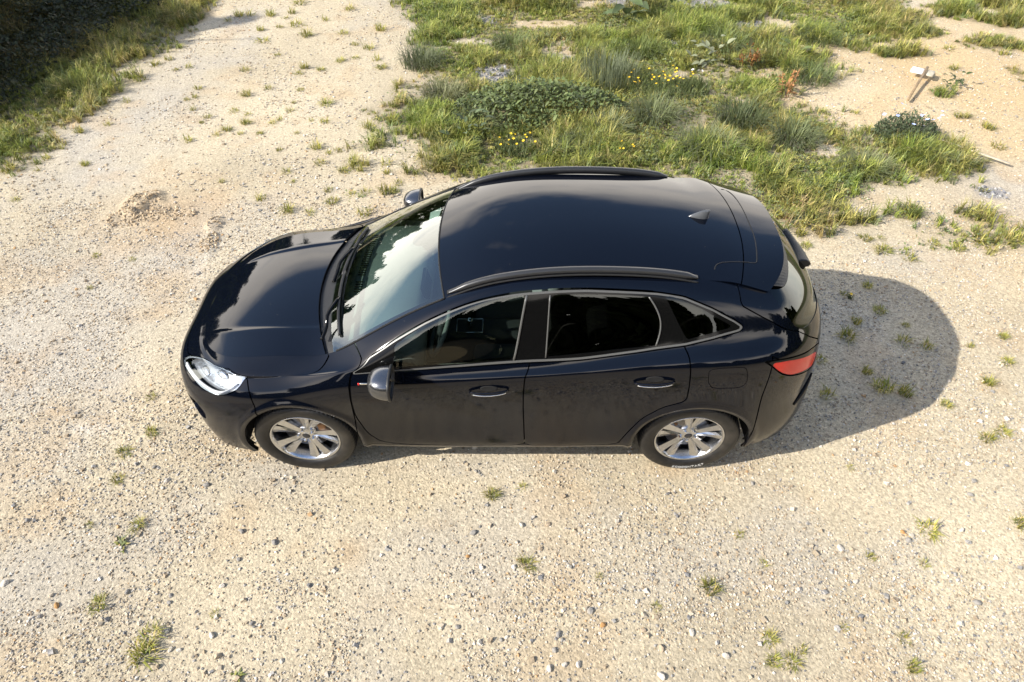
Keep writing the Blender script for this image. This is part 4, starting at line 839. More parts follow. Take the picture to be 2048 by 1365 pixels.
# ------------------------------------------------------------------ stones
SM_, t, b, o = nodes('stone_mix'); b.inputs['Roughness'].default_value = .85; b.inputs['Specular IOR Level'].default_value = .25
at = N_(t, 'ShaderNodeVertexColor', layer_name='Col'); tcn = N_(t, 'ShaderNodeTexCoord'); n1 = N_(t, 'ShaderNodeTexNoise'); n1.inputs['Scale'].default_value = 140; n1.inputs['Detail'].default_value = 5
r1 = N_(t, 'ShaderNodeMapRange'); r1.inputs['From Min'].default_value = .3; r1.inputs['From Max'].default_value = .7; r1.inputs['To Min'].default_value = .8; r1.inputs['To Max'].default_value = 1.2; vm = N_(t, 'ShaderNodeVectorMath', operation='SCALE')
k = t.links.new; k(tcn.outputs['Object'], n1.inputs['Vector']); k(n1.outputs['Fac'], r1.inputs['Value']); k(at.outputs['Color'], vm.inputs[0]); k(r1.outputs[0], vm.inputs['Scale']); k(vm.outputs[0], b.inputs['Base Color'])
PAL = np.array([[.46, .385, .28], [.40, .325, .225], [.53, .47, .38], [.30, .235, .16], [.29, .275, .25], [.17, .165, .16], [.62, .57, .49], [.42, .27, .14], [.38, .35, .31]])
PPR = np.array([.20, .19, .12, .16, .11, .05, .05, .03, .09])
def rotm(n):
    q = rng.normal(size=(n, 4)); q /= np.linalg.norm(q, axis=1)[:, None]; w, a, b, c = q.T
    return np.stack([np.stack([1 - 2 * (b * b + c * c), 2 * (a * b - c * w), 2 * (a * c + b * w)], -1), np.stack([2 * (a * b + c * w), 1 - 2 * (a * a + c * c), 2 * (b * c - a * w)], -1), np.stack([2 * (a * c - b * w), 2 * (b * c + a * w), 1 - 2 * (a * a + b * b)], -1)], 1)
OCT = np.array([[1, 0, 0], [-1, 0, 0], [0, 1, 0], [0, -1, 0], [0, 0, 1], [0, 0, -1.]]); OF = np.array([[0, 2, 4], [2, 1, 4], [1, 3, 4], [3, 0, 4], [2, 0, 5], [1, 2, 5], [3, 1, 5], [0, 3, 5]])
CUB = np.array([[sx, sy, sz] for sx in (-.62, .62) for sy in (-.62, .62) for sz in (-.62, .62)]); CF = np.array([[0, 1, 3], [0, 3, 2], [4, 6, 7], [4, 7, 5], [0, 4, 5], [0, 5, 1], [2, 3, 7], [2, 7, 6], [0, 2, 6], [0, 6, 4], [1, 5, 7], [1, 7, 3]])
def scatter(xy, r, base, faces, sink=.25, pal=PAL, ppr=PPR):
    n = len(xy); B = base[None] * rng.uniform(.65, 1.2, (n, len(base), 1)) ; B = B * rng.uniform(.7, 1.25, (n, 1, 3))
    B = np.einsum('nij,nkj->nki', rotm(n), B); B[:, :, 2] *= rng.uniform(.55, .85, (n, 1))
    P = B * r[:, None, None]; P[:, :, 0] += xy[:, 0:1]; P[:, :, 1] += xy[:, 1:2]; P[:, :, 2] += (gh(xy[:, 0], xy[:, 1]) + r * sink)[:, None]
    F = faces[None] + (np.arange(n) * len(base))[:, None, None]
    ci = rng.choice(len(pal), n, p=ppr / ppr.sum()); C = np.repeat(pal[ci] * rng.uniform(.85, 1.15, (n, 1)), len(base), 0)
    return P.reshape(-1, 3), F.reshape(-1, 3), C
def view_pts(n, y0, y1, pw=1.0):
    y = y0 + (y1 - y0) * rng.random(n)**pw; hw = (y + 3.8) * .53 + 2.4; return np.stack([.1 + hw * rng.uniform(-1, 1, n), y], 1)
def keep_bare(xy, lim=.35):
    cl = np.clip((fbm(xy[:, 0], xy[:, 1], .6, 4, 51) - .36) / .20, .22, 1)
    return xy[(grass_density(xy[:, 0], xy[:, 1]) < lim) & (rng.random(len(xy)) < cl)]
def stones(name, xy, r0, r1, base, faces, **kw):
    r = r0 + (r1 - r0) * rng.random(len(xy))**2.2; V, F, C = scatter(xy, r, base, faces, **kw)
    return V, F, C
parts = []
parts.append(stones('a', keep_bare(view_pts(125000, -2.7, 2.6, 1.1)), .004, .0125, OCT, OF))
parts.append(stones('b', keep_bare(view_pts(36000, 1.8, 9.4, .9)), .007, .019, OCT, OF))
parts.append(stones('c', keep_bare(view_pts(5200, -2.7, 7.5, 1.2)), .009, .023, CUB, CF, sink=.3))
for e in SLATE:
    n = int(420 * e[2] * e[3] * 3.14) + 30; a = rng.uniform(0, 2 * pi, n); q = np.sqrt(rng.random(n)) * 1.1
    xy = np.stack([e[0] + e[2] * q * np.cos(a), e[1] + e[3] * q * np.sin(a)], 1)
    parts.append(stones('s', xy, .010, .030, OCT, OF, pal=np.array([[.17, .17, .18], [.25, .25, .26], [.12, .12, .13], [.33, .32, .30]]), ppr=np.array([.4, .3, .15, .15])))
for e in CLOD:
    n = int(1500 * e[2] * e[3] * 3.14); a = rng.uniform(0, 2 * pi, n); q = np.sqrt(rng.random(n))
    xy = np.stack([e[0] + e[2] * q * np.cos(a), e[1] + e[3] * q * np.sin(a)], 1)
    parts.append(stones('k', xy, .006, .024, CUB, CF, pal=np.array([[.40, .31, .20], [.44, .35, .24], [.33, .25, .16]]), ppr=np.array([.4, .3, .3])))
Vs, Fs, Cs, k0 = [], [], [], 0
for V, F, C in parts: Vs.append(V); Fs.append(F + k0); Cs.append(C); k0 += len(V)
gravel = link('gravel', fast_mesh('gravel', np.concatenate(Vs), np.concatenate(Fs), SM_, False, np.concatenate(Cs)))
tag(gravel, 'loose pale gravel and grit strewn over the bare track', 'gravel', kind='stuff')
def stone_mesh(name, col, seed):
    import bmesh
    r = random.Random(seed); bm = bmesh.new(); bmesh.ops.create_icosphere(bm, subdivisions=2, radius=1)
    ax = [Vector((r.uniform(-1, 1), r.uniform(-1, 1), r.uniform(-1, 1))).normalized() for _ in range(9)]; th = [r.uniform(.55, .9) for _ in ax]
    for v in bm.verts:
        for a, h in zip(ax, th):
            d = v.co.dot(a)
            if d > h: v.co -= a * (d - h) * .92
    me = bpy.data.meshes.new(name); bm.to_mesh(me); bm.free()
    m = bpy.data.materials.get('loose_stone_%d' % seed) or grain(pbr('loose_stone_%d' % seed, col, .85, 0, .25), 9, .3, .5, 30)
    me.materials.append(m); return me
SKIND = [('pale', (.58, .52, .43)), ('grey', (.29, .27, .24)), ('orange-brown', (.45, .25, .10)), ('tan', (.42, .33, .23))]
SMS = [[stone_mesh('stone', c_, 100 * j + q) for q in range(3)] for j, (n_, c_) in enumerate(SKIND)]
ORD = 'first second third fourth fifth sixth seventh eighth ninth tenth eleventh twelfth thirteenth fourteenth fifteenth sixteenth seventeenth eighteenth nineteenth twentieth'.split()
ORD += ['twenty-' + w for w in ORD[:9]] + ['thirtieth'] + ['thirty-' + w for w in ORD[:9]]
WHERE = lambda x, y: ('in front of the car' if x < -2.2 else 'below the front wheel' if x < -.9 and y < -1.05 else 'below the doors' if x < .75 and y < -1.05 else
    'below the rear wheel' if x < 2.0 and y < -1.05 else 'right of the car')
def ranks(cells, key):
    """ordinal of each item inside its cell"""
    out_ = [0] * len(cells)
    for c_ in set(cells):
        for r_, i_ in enumerate(sorted([i for i in range(len(cells)) if cells[i] == c_], key=key)): out_[i_] = r_
    return out_
_cells = [(kd, WHERE(x_, y_)) for x_, y_, r_, kd in STONES]; _rk = ranks(_cells, lambda i: STONES[i][0])
for q, (x_, y_, r_, kd) in enumerate(STONES):
    o = link('stone', SMS[kd][q % 3], None, None, (x_, y_, float(gh(np.array([x_]), np.array([y_]))[0]) + r_ * .2))
    r_ *= .85; o.scale = (r_ * random.uniform(.95, 1.2), r_ * random.uniform(.75, 1.0), r_ * random.uniform(.55, .75)); o.rotation_euler = (random.uniform(-.3, .3), random.uniform(-.3, .3), random.uniform(0, 6.28))
    w = WHERE(x_, y_); n_ = _cells.count(_cells[q])
    tag(o, '%s loose stone on the gravel %s%s' % (SKIND[kd][0], w, ', %s from the left' % ORD[_rk[q]] if n_ > 1 else ''), 'stone', 'larger loose stones on the gravel')
# ------------------------------------------------------------------ vegetation
LEAF, t, b, o = nodes('leaf_blade'); b.inputs['Roughness'].default_value = .55; b.inputs['Specular IOR Level'].default_value = .3
at = N_(t, 'ShaderNodeVertexColor', layer_name='Col'); tr = N_(t, 'ShaderNodeBsdfTranslucent'); mi = N_(t, 'ShaderNodeMixShader'); mi.inputs[0].default_value = .28
k = t.links.new; oi = N_(t, 'ShaderNodeObjectInfo'); rr = N_(t, 'ShaderNodeMapRange'); rr.inputs['To Min'].default_value = .8; rr.inputs['To Max'].default_value = 1.2; vm = N_(t, 'ShaderNodeVectorMath', operation='SCALE')
k(oi.outputs['Random'], rr.inputs['Value']); k(at.outputs['Color'], vm.inputs[0]); k(rr.outputs[0], vm.inputs['Scale'])
k(vm.outputs[0], b.inputs['Base Color']); k(vm.outputs[0], tr.inputs['Color']); k(b.outputs[0], mi.inputs[1]); k(tr.outputs[0], mi.inputs[2]); k(mi.outputs[0], o.inputs['Surface'])
BARK = grain(pbr('bark', (.10, .075, .05), .95), 12, .4, .6, 40)
def blades(P, h, ang, lean, w, col, tipcol=None):
    """curved grass blades: P n x 3 roots, h length, ang direction, lean 0..1.5, w width"""
    n = len(P); d = np.stack([np.cos(ang), np.sin(ang), np.zeros(n)], 1); s = np.stack([-np.sin(ang), np.cos(ang), np.zeros(n)], 1)
    up = np.array([0, 0, 1.])
    def pt(f):
        a = lean * f * .75; return P + (d * np.sin(a)[:, None] + up * np.cos(a)[:, None]) * (h * f)[:, None]
    m1 = pt(.5); m2 = pt(1.0) - up * (h * .12 * lean)[:, None]
    V = np.stack([P - s * w[:, None] / 2, P + s * w[:, None] / 2, m1 + s * w[:, None] * .42, m1 - s * w[:, None] * .42, m2], 1)
    F = np.array([[0, 1, 2], [0, 2, 3], [3, 2, 4]])[None] + (np.arange(n) * 5)[:, None, None]
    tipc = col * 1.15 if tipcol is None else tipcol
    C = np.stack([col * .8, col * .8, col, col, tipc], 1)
    return V.reshape(-1, 3), F.reshape(-1, 3), C.reshape(-1, 3)
GPAL = np.array([[.175, .20, .042], [.235, .24, .065], [.12, .155, .038], [.30, .28, .10], [.38, .33, .15], [.16, .195, .090]])
def gcol(n, p=(.28, .26, .2, .12, .05, .09)):
    return GPAL[rng.choice(len(GPAL), n, p=p)] * np.array([1.22, 1.16, 1.1]) * rng.uniform(.8, 1.2, (n, 1))
def cat(parts):
    Vs, Fs, Cs, k0 = [], [], [], 0
    for V, F, C in parts: Vs.append(V); Fs.append(F + k0); Cs.append(C); k0 += len(V)
    return np.concatenate(Vs), np.concatenate(Fs), np.concatenate(Cs)
def gz(xy): return gh(xy[:, 0], xy[:, 1])
def in_car(xy): return (abs(xy[:, 0]) < 2.3) & (abs(xy[:, 1]) < .95)
# --- grass cover (uncountable): clumped blades
def grass_field(nclump, region, hmin, hmax, seed, per=11):
    (x0, x1, y0, y1) = region
    xy = np.stack([rng.uniform(x0, x1, nclump), rng.uniform(y0, y1, nclump)], 1)
    g = grass_density(xy[:, 0], xy[:, 1]); tall = np.clip((fbm(xy[:, 0], xy[:, 1], .9, 3, seed) - .35) / .3, 0, 1)
    kp = (rng.random(nclump) < g**1.3) & ~in_car(xy); xy, g, tall = xy[kp], g[kp], tall[kp]; n = len(xy)
    cl = gcol(n) * rng.uniform(.7, 1.35, (n, 1)); hue = fbm(xy[:, 0], xy[:, 1], 1.1, 3, seed + 3)[:, None]
    cl = cl * (1 + (hue - .5) * np.array([.6, .1, .9]))
    R = np.repeat(np.arange(n), per); P2 = xy[R] + rng.normal(0, .017, (len(R), 2))
    hh = (hmin + (hmax - hmin) * tall * (.35 + .65 * g))[R] * rng.uniform(.5, 1.15, len(R))
    P = np.concatenate([P2, (gz(xy)[R] - .005)[:, None]], 1); main = rng.uniform(0, 2 * pi, n)
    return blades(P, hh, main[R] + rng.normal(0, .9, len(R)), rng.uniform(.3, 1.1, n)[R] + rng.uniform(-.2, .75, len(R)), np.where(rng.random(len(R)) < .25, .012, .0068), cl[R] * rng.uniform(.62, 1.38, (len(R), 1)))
def leaflets(xy, z, size, col, tilt=.6, asp=.55):
    n = len(xy); ang = rng.uniform(0, 2 * pi, n); tl = rng.normal(0, tilt, n); d = np.stack([np.cos(ang) * np.cos(tl), np.sin(ang) * np.cos(tl), np.sin(tl)], 1)
    s = np.stack([-np.sin(ang), np.cos(ang), rng.normal(0, .3, n)], 1); c = np.concatenate([xy, z[:, None]], 1)
    S = size[:, None]
    V = np.stack([c - d * S * .5, c + s * S * asp * .5, c + d * S * .5, c - s * S * asp * .5], 1)
    F = np.array([[0, 1, 2], [0, 2, 3]])[None] + (np.arange(n) * 4)[:, None, None]
    return V.reshape(-1, 3), F.reshape(-1, 3), np.repeat(col, 4, 0)
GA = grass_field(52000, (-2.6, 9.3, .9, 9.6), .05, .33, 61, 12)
_n = 9000; _xy = np.stack([rng.uniform(-2.4, 15, _n), rng.uniform(9.5, 19, _n)], 1); _xy = _xy[rng.random(_n) < np.clip((fbm(_xy[:, 0], _xy[:, 1], 1.2, 3, 95) - .3) / .25, .05, 1) * np.clip((_xy[:, 0] + 2.4 + (fbm(_xy[:, 0], _xy[:, 1], .8, 3, 96) - .5) * 2) / .6, 0, 1)]
_R = np.repeat(np.arange(len(_xy)), 7); _m = len(_R); _P = np.concatenate([_xy[_R] + rng.normal(0, .05, (_m, 2)), gz(_xy)[_R][:, None] - .005], 1)
_B = blades(_P, rng.uniform(.10, .32, _m), rng.uniform(0, 6.28, _m), rng.uniform(.3, 1.5, _m), np.full(_m, .014), (gcol(len(_xy)) * rng.uniform(.7, 1.3, (len(_xy), 1)))[_R])
GA = cat([GA, _B])
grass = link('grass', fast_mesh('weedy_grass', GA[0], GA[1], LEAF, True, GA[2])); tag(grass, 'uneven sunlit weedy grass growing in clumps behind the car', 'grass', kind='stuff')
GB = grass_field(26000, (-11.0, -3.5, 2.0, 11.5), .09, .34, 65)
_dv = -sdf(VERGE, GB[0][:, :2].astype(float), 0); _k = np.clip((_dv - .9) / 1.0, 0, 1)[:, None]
GB = (GB[0], GB[1], GB[2] * (1 - _k) + GB[2] * np.array([.34, .30, .30]) * _k)  # deep verge blades darkened in colour to paint in heavier tree shade
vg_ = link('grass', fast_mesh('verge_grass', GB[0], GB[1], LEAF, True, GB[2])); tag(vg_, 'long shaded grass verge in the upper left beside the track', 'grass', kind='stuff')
n = 120000; xy = np.stack([rng.uniform(-2.6, 6.5, n), rng.uniform(1.0, 9.5, n)], 1); g = grass_density(xy[:, 0], xy[:, 1]); pm = np.clip((fbm(xy[:, 0], xy[:, 1], .6, 3, 77) - .42) / .15, 0, 1)
xy = xy[(rng.random(n) < g * pm) & ~in_car(xy)]; n = len(xy)
LV = leaflets(xy, gz(xy) + rng.uniform(.01, .09, n), rng.uniform(.018, .045, n), GPAL[rng.choice([0, 1, 5, 5], n)] * rng.uniform(.75, 1.3, (n, 1)))
wl = link('ground_cover', fast_mesh('ground_cover', LV[0], LV[1], LEAF, True, LV[2])); tag(wl, 'low small-leaved weeds spread between the grass clumps', 'weeds', kind='stuff')
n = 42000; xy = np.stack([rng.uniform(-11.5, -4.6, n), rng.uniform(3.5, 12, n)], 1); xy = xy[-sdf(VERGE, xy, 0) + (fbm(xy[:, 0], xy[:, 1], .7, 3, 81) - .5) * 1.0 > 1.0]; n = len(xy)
LV = leaflets(xy, gz(xy) + rng.random(n)**.6 * (.12 + .30 * fbm(xy[:, 0], xy[:, 1], .5, 3, 82)), rng.uniform(.04, .085, n), np.array([.030, .036, .012]) * rng.uniform(.5, 1.6, (n, 1)), .6, .6)  # added leaf layer, near-black colour stands in for deep shade under the trees
br = link('shade_leaf_cover', fast_mesh('shade_leaf_cover', LV[0], LV[1], LEAF, True, LV[2])); tag(br, 'low leaf cover coloured dark to deepen the shade at the top left corner', 'darkened leaf cover', kind='stuff')
# --- single tufts, countable
def tuft_mesh(name, nb, rad, h, seed, pal=(.28, .26, .2, .14, .06, .06), broad=False):
    a = rng.uniform(0, 2 * pi, nb); q = np.sqrt(rng.random(nb)) * rad * .55
    P = np.stack([q * np.cos(a), q * np.sin(a), np.full(nb, -.004)], 1)
    col = gcol(nb, pal)
    if broad: V, F, C = cat([blades(P, rng.uniform(.5, 1, nb) * h * .8, a + rng.normal(0, .4, nb), rng.uniform(.7, 1.6, nb), np.full(nb, .02), col * .8)])
    else: V, F, C = blades(P, rng.uniform(.35, 1.1, nb) * h, a + rng.normal(0, .9, nb) + .0, rng.uniform(.15, 1.6, nb), np.full(nb, .006), col * np.array([1.15, 1.1, .9]))
    return fast_mesh(name, V, F, LEAF, True, C)
TM = [tuft_mesh('grass_tuft', 80, 1.0 * .1, .12, q) for q in range(4)] + [tuft_mesh('grass_tuft', 46, .1, .10, q) for q in range(4)] + [tuft_mesh('leafy_tuft', 24, .1, .09, q, broad=True) for q in range(2)]
def put_tuft(x, y, r, vi, label, group):
    o = link('grass_tuft', TM[vi], None, None, (x, y, float(gh(np.array([x]), np.array([y]))[0])))
    o.scale = (r / .1,) * 2 + (min(r / .1, 1.4) * random.uniform(.45, 1.1),); o.rotation_euler = (random.uniform(-.25, .25), random.uniform(-.25, .25), random.uniform(0, 6.28)); tag(o, label, 'grass tuft', group)
NLAB = ['small grass tuft just left of the headlight', 'grass tuft on the gravel left of the front bumper', 'pale grass tuft left of the front wheel, beside a grey stone', 'dark grass tuft left of the front tyre, lower of the group', 'dark upright grass tuft beside the leafy rosette at lower left', 'dark leafy rosette on the gravel at lower left', 'thin grass tuft at lower left, leftmost of the lower tufts', 'upper half of the biggest dark grass tuft at the lower left edge', 'biggest dark grass tuft near the bottom edge at lower left', 'flat sparse grass tuft left of the biggest dark tuft', 'faint sparse grass tuft right of the biggest dark tuft', 'leafy weed cut by the bottom edge at lower left', 'wide grass tuft on the gravel below the front door', 'small grass tuft below the gap between the doors', 'bright grass tuft standing alone below the middle of the car', 'round grass tuft standing alone below the rear wheel', 'small grass tuft left of and below the round tuft under the rear wheel', 'faint grass tuft between two bigger tufts below the rear door', 'thin grass tuft on the gravel nearest below the rear tyre', 'thin grass tuft just below and right of the rear tyre', 'upper left tuft of the close group at the lower right', 'lower left tuft of the close group at the lower right', 'lowest tuft of the close group at the lower right', 'small right tuft of the close group at the lower right', 'grass tuft near the bottom right corner, upper of two', 'grass tuft near the bottom right corner, lower of two', 'small brownish grass tuft left of the bottom right tufts', 'wide sprawling grass tuft on the right gravel below the shadow', 'small dark tuft below the wide sprawling tuft on the right', 'small grass tuft left of the wide sprawling tuft on the right', 'grass tuft cut by the right edge, low in the picture', 'tiny grass tuft just below the shadow edge behind the rear tyre', 'grass tuft on the gravel right of the shadow tip', 'small grass tuft just outside the lower right shadow edge', 'left tuft of a pair on the gravel below right of the shadow', 'right tuft of a pair on the gravel below right of the shadow', 'grass tuft at the right edge, level with the shadow middle', 'grass tuft at the right edge, above the shadow middle', 'faint grass tuft touching the right rim of the shadow']
for q, (a_, b_, r_) in enumerate(T_NEAR): put_tuft(a_, b_, r_ * 1.3, 8 if q in (5, 11) else (q % 4 if r_ > .05 else 4 + q % 4), NLAB[q], 'tufts on the near gravel')
_rk = ranks([0] * len(T_SHADE), lambda i: T_SHADE[i][0])
for q, (a_, b_, r_) in enumerate(T_SHADE): put_tuft(a_, b_, r_ * 1.2, q % 8, 'dark grass tuft inside the car shadow, %s from the left' % ORD[_rk[q]], 'tufts in the car shadow')
_cells = ['beside the stake and batten' if p[1] > 3.2 else 'between the weeds and the car shadow' for p in T_RIGHT]; _rk = ranks(_cells, lambda i: T_RIGHT[i][0])
for q, (a_, b_, r_) in enumerate(T_RIGHT): put_tuft(a_, b_, r_ * 1.2, q % 8, 'low grass tuft on sand %s, %s from the left' % (_cells[q], ORD[_rk[q]]), 'tufts on the sandy right side')
def _lc(p):
    row = 'at the top edge' if p[1] > 7.6 else 'of the upper track' if p[1] > 6.2 else 'of the middle track' if p[1] > 4.9 else 'near the dirt heap and hood'
    col = 'beside the dark verge' if p[0] < -4.0 - .15 * (5 - p[1]) - (1.2 if p[1] < 4.9 else 0) else 'beside the weeds' if p[0] > -2.6 else 'in mid track'
    return row, col
_cells = [_lc(p) for p in T_LEFT]; _rk = ranks(_cells, lambda i: T_LEFT[i][0])
for q, (a_, b_, r_) in enumerate(T_LEFT): put_tuft(a_, b_, r_ * 1.2, 4 + q % 4 if q % 3 else q % 4, 'grass tuft %s, %s, %s from the left' % (_cells[q][1], _cells[q][0], ORD[_rk[q]]), 'tufts on the upper left track')
# --- single plants
def zat(p): return float(gh(np.array([p[0]]), np.array([p[1]]))[0])
def leaf_mesh(name, L_, W_, col, droop=.3, cup=.15, seg=5):
    V, F = [], []
    for i in range(seg + 1):
        f = i / seg; w = W_ * (sin(pi * min(1, f * .95 + .05))**.8) * (1.1 - .5 * f) if i < seg else 0.0005
        x_ = L_ * f; z_ = -droop * L_ * f * f
        V += [(x_, -w / 2, z_ + cup * w), (x_, 0, z_), (x_, w / 2, z_ + cup * w)]
    for i in range(seg):
        for j in (0, 1): a = i * 3 + j; F.append((a, a + 1, a + 4, a + 3))
    c = np.repeat(np.array([[*col]]), len(V), 0) * np.random.default_rng(len(V)).uniform(.9, 1.1, (len(V), 1))
    return fast_mesh(name, V, F, LEAF, True, c)
# nettle patch
NP_ = empty('nettle_patch', (P_NETTLE[0], P_NETTLE[1], zat(P_NETTLE))); tag(NP_, 'dense dark green nettle patch in the weeds right behind the car roof', 'nettles')
def mound(n, rx, ry, h):
    a = rng.uniform(0, 2 * pi, n); q = rng.random(n)**.55; x_ = rx * q * np.cos(a); y_ = ry * q * np.sin(a)
    return x_, y_, h * np.sqrt(np.maximum(1 - q**2, .03)) * (.35 + 1.3 * fbm(x_ + 5, y_ + 5, .34, 3, 91))
x_, y_, zt = mound(3000, 1.15, .58, .31); zz = zt * rng.uniform(.45, 1.08, len(x_))
LV = leaflets(np.stack([x_, y_], 1), zz, rng.uniform(.04, .08, len(x_)), np.array([.125, .160, .058]) * rng.uniform(.5, 1.7, (len(x_), 1)), .55, .5)
o = link('foliage', fast_mesh('nettle_foliage', LV[0], LV[1], LEAF, True, LV[2]), None, NP_); o['kind'] = 'stuff'
n = 170; x_, y_, zt = mound(n, 1.05, .5, .30); V, F, C = blades(np.stack([x_, y_, np.zeros(n)], 1), zt + .05, rng.uniform(0, 6, n), rng.uniform(0, .3, n), np.full(n, .008), np.tile([.09, .10, .04], (n, 1)))
o = link('stems', fast_mesh('nettle_stems', V, F, LEAF, True, C), None, NP_); o['kind'] = 'stuff'
NL_ = [leaf_mesh('leaf', .085, .042, cc) for cc in ((.14, .18, .065), (.18, .215, .085), (.11, .15, .05))]
x_, y_, zt = mound(160, 1.1, .54, .33)
for q in range(160):
    o = link('leaf', NL_[q % 3], None, NP_, (x_[q], y_[q], zt[q] + .01)); o.rotation_euler = (random.uniform(-.3, .3), random.uniform(-.1, .5), random.uniform(0, 6.28)); s_ = random.uniform(.75, 1.25); o.scale = (s_,) * 3
# big-leaved plant at the top
def rosette(name, P0, label, cat_, nl, L_, W_, col, lift=(.1, .9), spread=.12, stems=0, stemcol=(.2, .1, .05), droop=.4, group=None):
    R_ = empty(name, (P0[0], P0[1], zat(P0))); tag(R_, label, cat_, group)
    ms = [leaf_mesh('leaf', L_, W_, np.array(col) * f, droop) for f in (.8, 1.0, 1.25)]
    for q in range(nl):
        a = random.uniform(0, 6.28); d = random.uniform(0, spread); o = link('leaf', ms[q % 3], None, R_, (d * cos(a), d * sin(a), random.uniform(.02, .05 + lift[1] * spread * 1.5)))
        o.rotation_euler = (random.uniform(-.3, .3), -random.uniform(*lift), a + random.uniform(-.4, .4)); s_ = random.uniform(.6, 1.15); o.scale = (s_,) * 3
    for q in range(stems):
        a = random.uniform(0, 6.28); h = random.uniform(.2, .42); b_ = (spread * .5 * cos(a), spread * .5 * sin(a)); m = 40
        st = sweep('flower_stem', [(b_[0], b_[1], 0), (b_[0] * 1.3, b_[1] * 1.3, h * .5), (b_[0] * 1.9, b_[1] * 1.9, h)], circ_prof(.005, 5), pbr('stem_%s_%d' % (name, q), stemcol, .8)); so_ = link('flower_stem', st, None, R_)
        zz = rng.uniform(.4, 1, m) * h; xx = np.stack([b_[0] * (1 + .9 * zz / h) + rng.normal(0, .022, m), b_[1] * (1 + .9 * zz / h) + rng.normal(0, .022, m)], 1)
        LV = leaflets(xx, zz, rng.uniform(.015, .035, m), np.array(stemcol) * rng.uniform(.7, 1.6, (m, 1)), .8, .8); link('seed_head', fast_mesh('seed_head', LV[0], LV[1], LEAF, True, LV[2]), None, R_)['kind'] = 'stuff'
    return R_
rosette('dock_plant', P_DOCK, 'tall dark plant with very large grey-green leaves at the top edge', 'plant', 16, .34, .20, (.085, .115, .05), (.1, 1.0), .25, 3, (.10, .10, .04))
rosette('dock_plant', P_RED1, 'rust-brown seeding dock beside the sandy bare patch', 'plant', 12, .16, .06, (.10, .10, .04), (.2, 1.1), .15, 7, (.24, .11, .035))
rosette('dock_plant', P_RED2, 'small withered orange-brown dock in the grass, nearer the car', 'plant', 12, .15, .05, (.26, .14, .05), (.2, 1.0), .12, 4, (.30, .15, .06))
rosette('leafy_weed', P_DARK1, 'dark leafy weed on the sand right of the wooden stake', 'plant', 26, .085, .05, (.06, .085, .03), (.0, .7), .14)
rosette('leafy_weed', P_GREENLEAF, 'bright large-leaved rosette at the edge of the sandy patch', 'plant', 14, .20, .11, (.12, .155, .055), (.1, .8), .15)
rosette('leafy_weed', P_LEAFY2, 'bluish leafy weed at the left end of the weeds, behind the windshield', 'plant', 22, .13, .07, (.09, .12, .06), (.1, 1.0), .28)
rosette('leafy_weed', P_SAGE, 'pale sage-green weed with white flowers behind the yellow flowers', 'plant', 24, .12, .08, (.20, .215, .13), (.1, 1.0), .26)
rosette('leafy_weed', P_BUSH1, 'low bushy dark weed right of the very large-leaved plant', 'plant', 26, .13, .09, (.06, .085, .03), (.1, 1.2), .28)
def spiky(name, P0, label, n, rad, h, col, lean=(.3, 1.5)):
    a = rng.uniform(0, 2 * pi, n); q = np.sqrt(rng.random(n)) * rad; P = np.stack([q * np.cos(a), q * np.sin(a), np.full(n, -.01)], 1)
    V, F, C = blades(P, rng.uniform(.6, 1.1, n) * h, a + rng.normal(0, .6, n), rng.uniform(*lean, n), np.full(n, .008), np.array(col) * rng.uniform(.75, 1.3, (n, 1)))
    o = link(name, fast_mesh(name, V, F, LEAF, True, C), None, None, (P0[0], P0[1], zat(P0))); tag(o, label, 'grass clump'); return o
spiky('grass_clump', P_SPIKY1, 'pale spreading spiky grass clump right of the nettle patch', 300, .16, .34, (.20, .225, .12))
spiky('grass_clump', P_SPIKY2, 'big grey-green spiky grass clump at the left edge of the weeds', 420, .28, .36, (.145, .17, .085))
spiky('grass_clump', P_GREYG, 'upright grey-green fine grass stand behind the nettle patch', 700, .42, .42, (.125, .145, .085), (.05, .5))
spiky('grass_clump', (2.05, 6.6), 'fresh green mounded grass clump in front of the large-leaved plant', 420, .26, .30, (.12, .15, .04))
spiky('grass_clump', (3.05, 4.45), 'dark long-bladed grass clump behind the car tail, left of the sand', 420, .30, .36, (.10, .125, .05))
for (a_, b_, r_, h_, c_, lb) in [(2.45, 3.75, .30, .40, (.17, .19, .09), 'tall arching grass clump right behind the rear half of the roof'), (1.95, 4.55, .26, .38, (.15, .175, .075), 'arching grass clump between the pale spiky clump and the yellow flowers'),
    (-.35, 4.35, .22, .30, (.16, .18, .08), 'shaggy grass clump at the near left foot of the nettle patch'), (-.85, 5.2, .25, .30, (.18, .19, .09), 'loose grass clump left of the nettle patch'), (.1, 6.9, .28, .30, (.14, .17, .06), 'grass clump left of the stony bare hollow at the back'),
    (3.6, 4.0, .26, .36, (.14, .165, .07), 'arching grass clump behind the spoiler'), (3.35, 6.9, .34, .34, (.12, .15, .05), 'broad dark grass clump behind the rust-brown dock'), (4.35, 5.75, .28, .32, (.11, .14, .05), 'dark grass clump on the sandy edge left of the stake'),
    (4.25, 3.3, .24, .30, (.17, .185, .085), 'sprawling grass clump left of the blue-flowered plant'), (.9, 3.75, .18, .26, (.19, .21, .10), 'low pale grass clump between the two near yellow flower patches'), (4.9, 7.1, .30, .28, (.13, .16, .05), 'grass clump at the sandy top right, left part')]:
    spiky('grass_clump', (a_, b_), lb, 420, r_, h_, c_, (.5, 1.75))
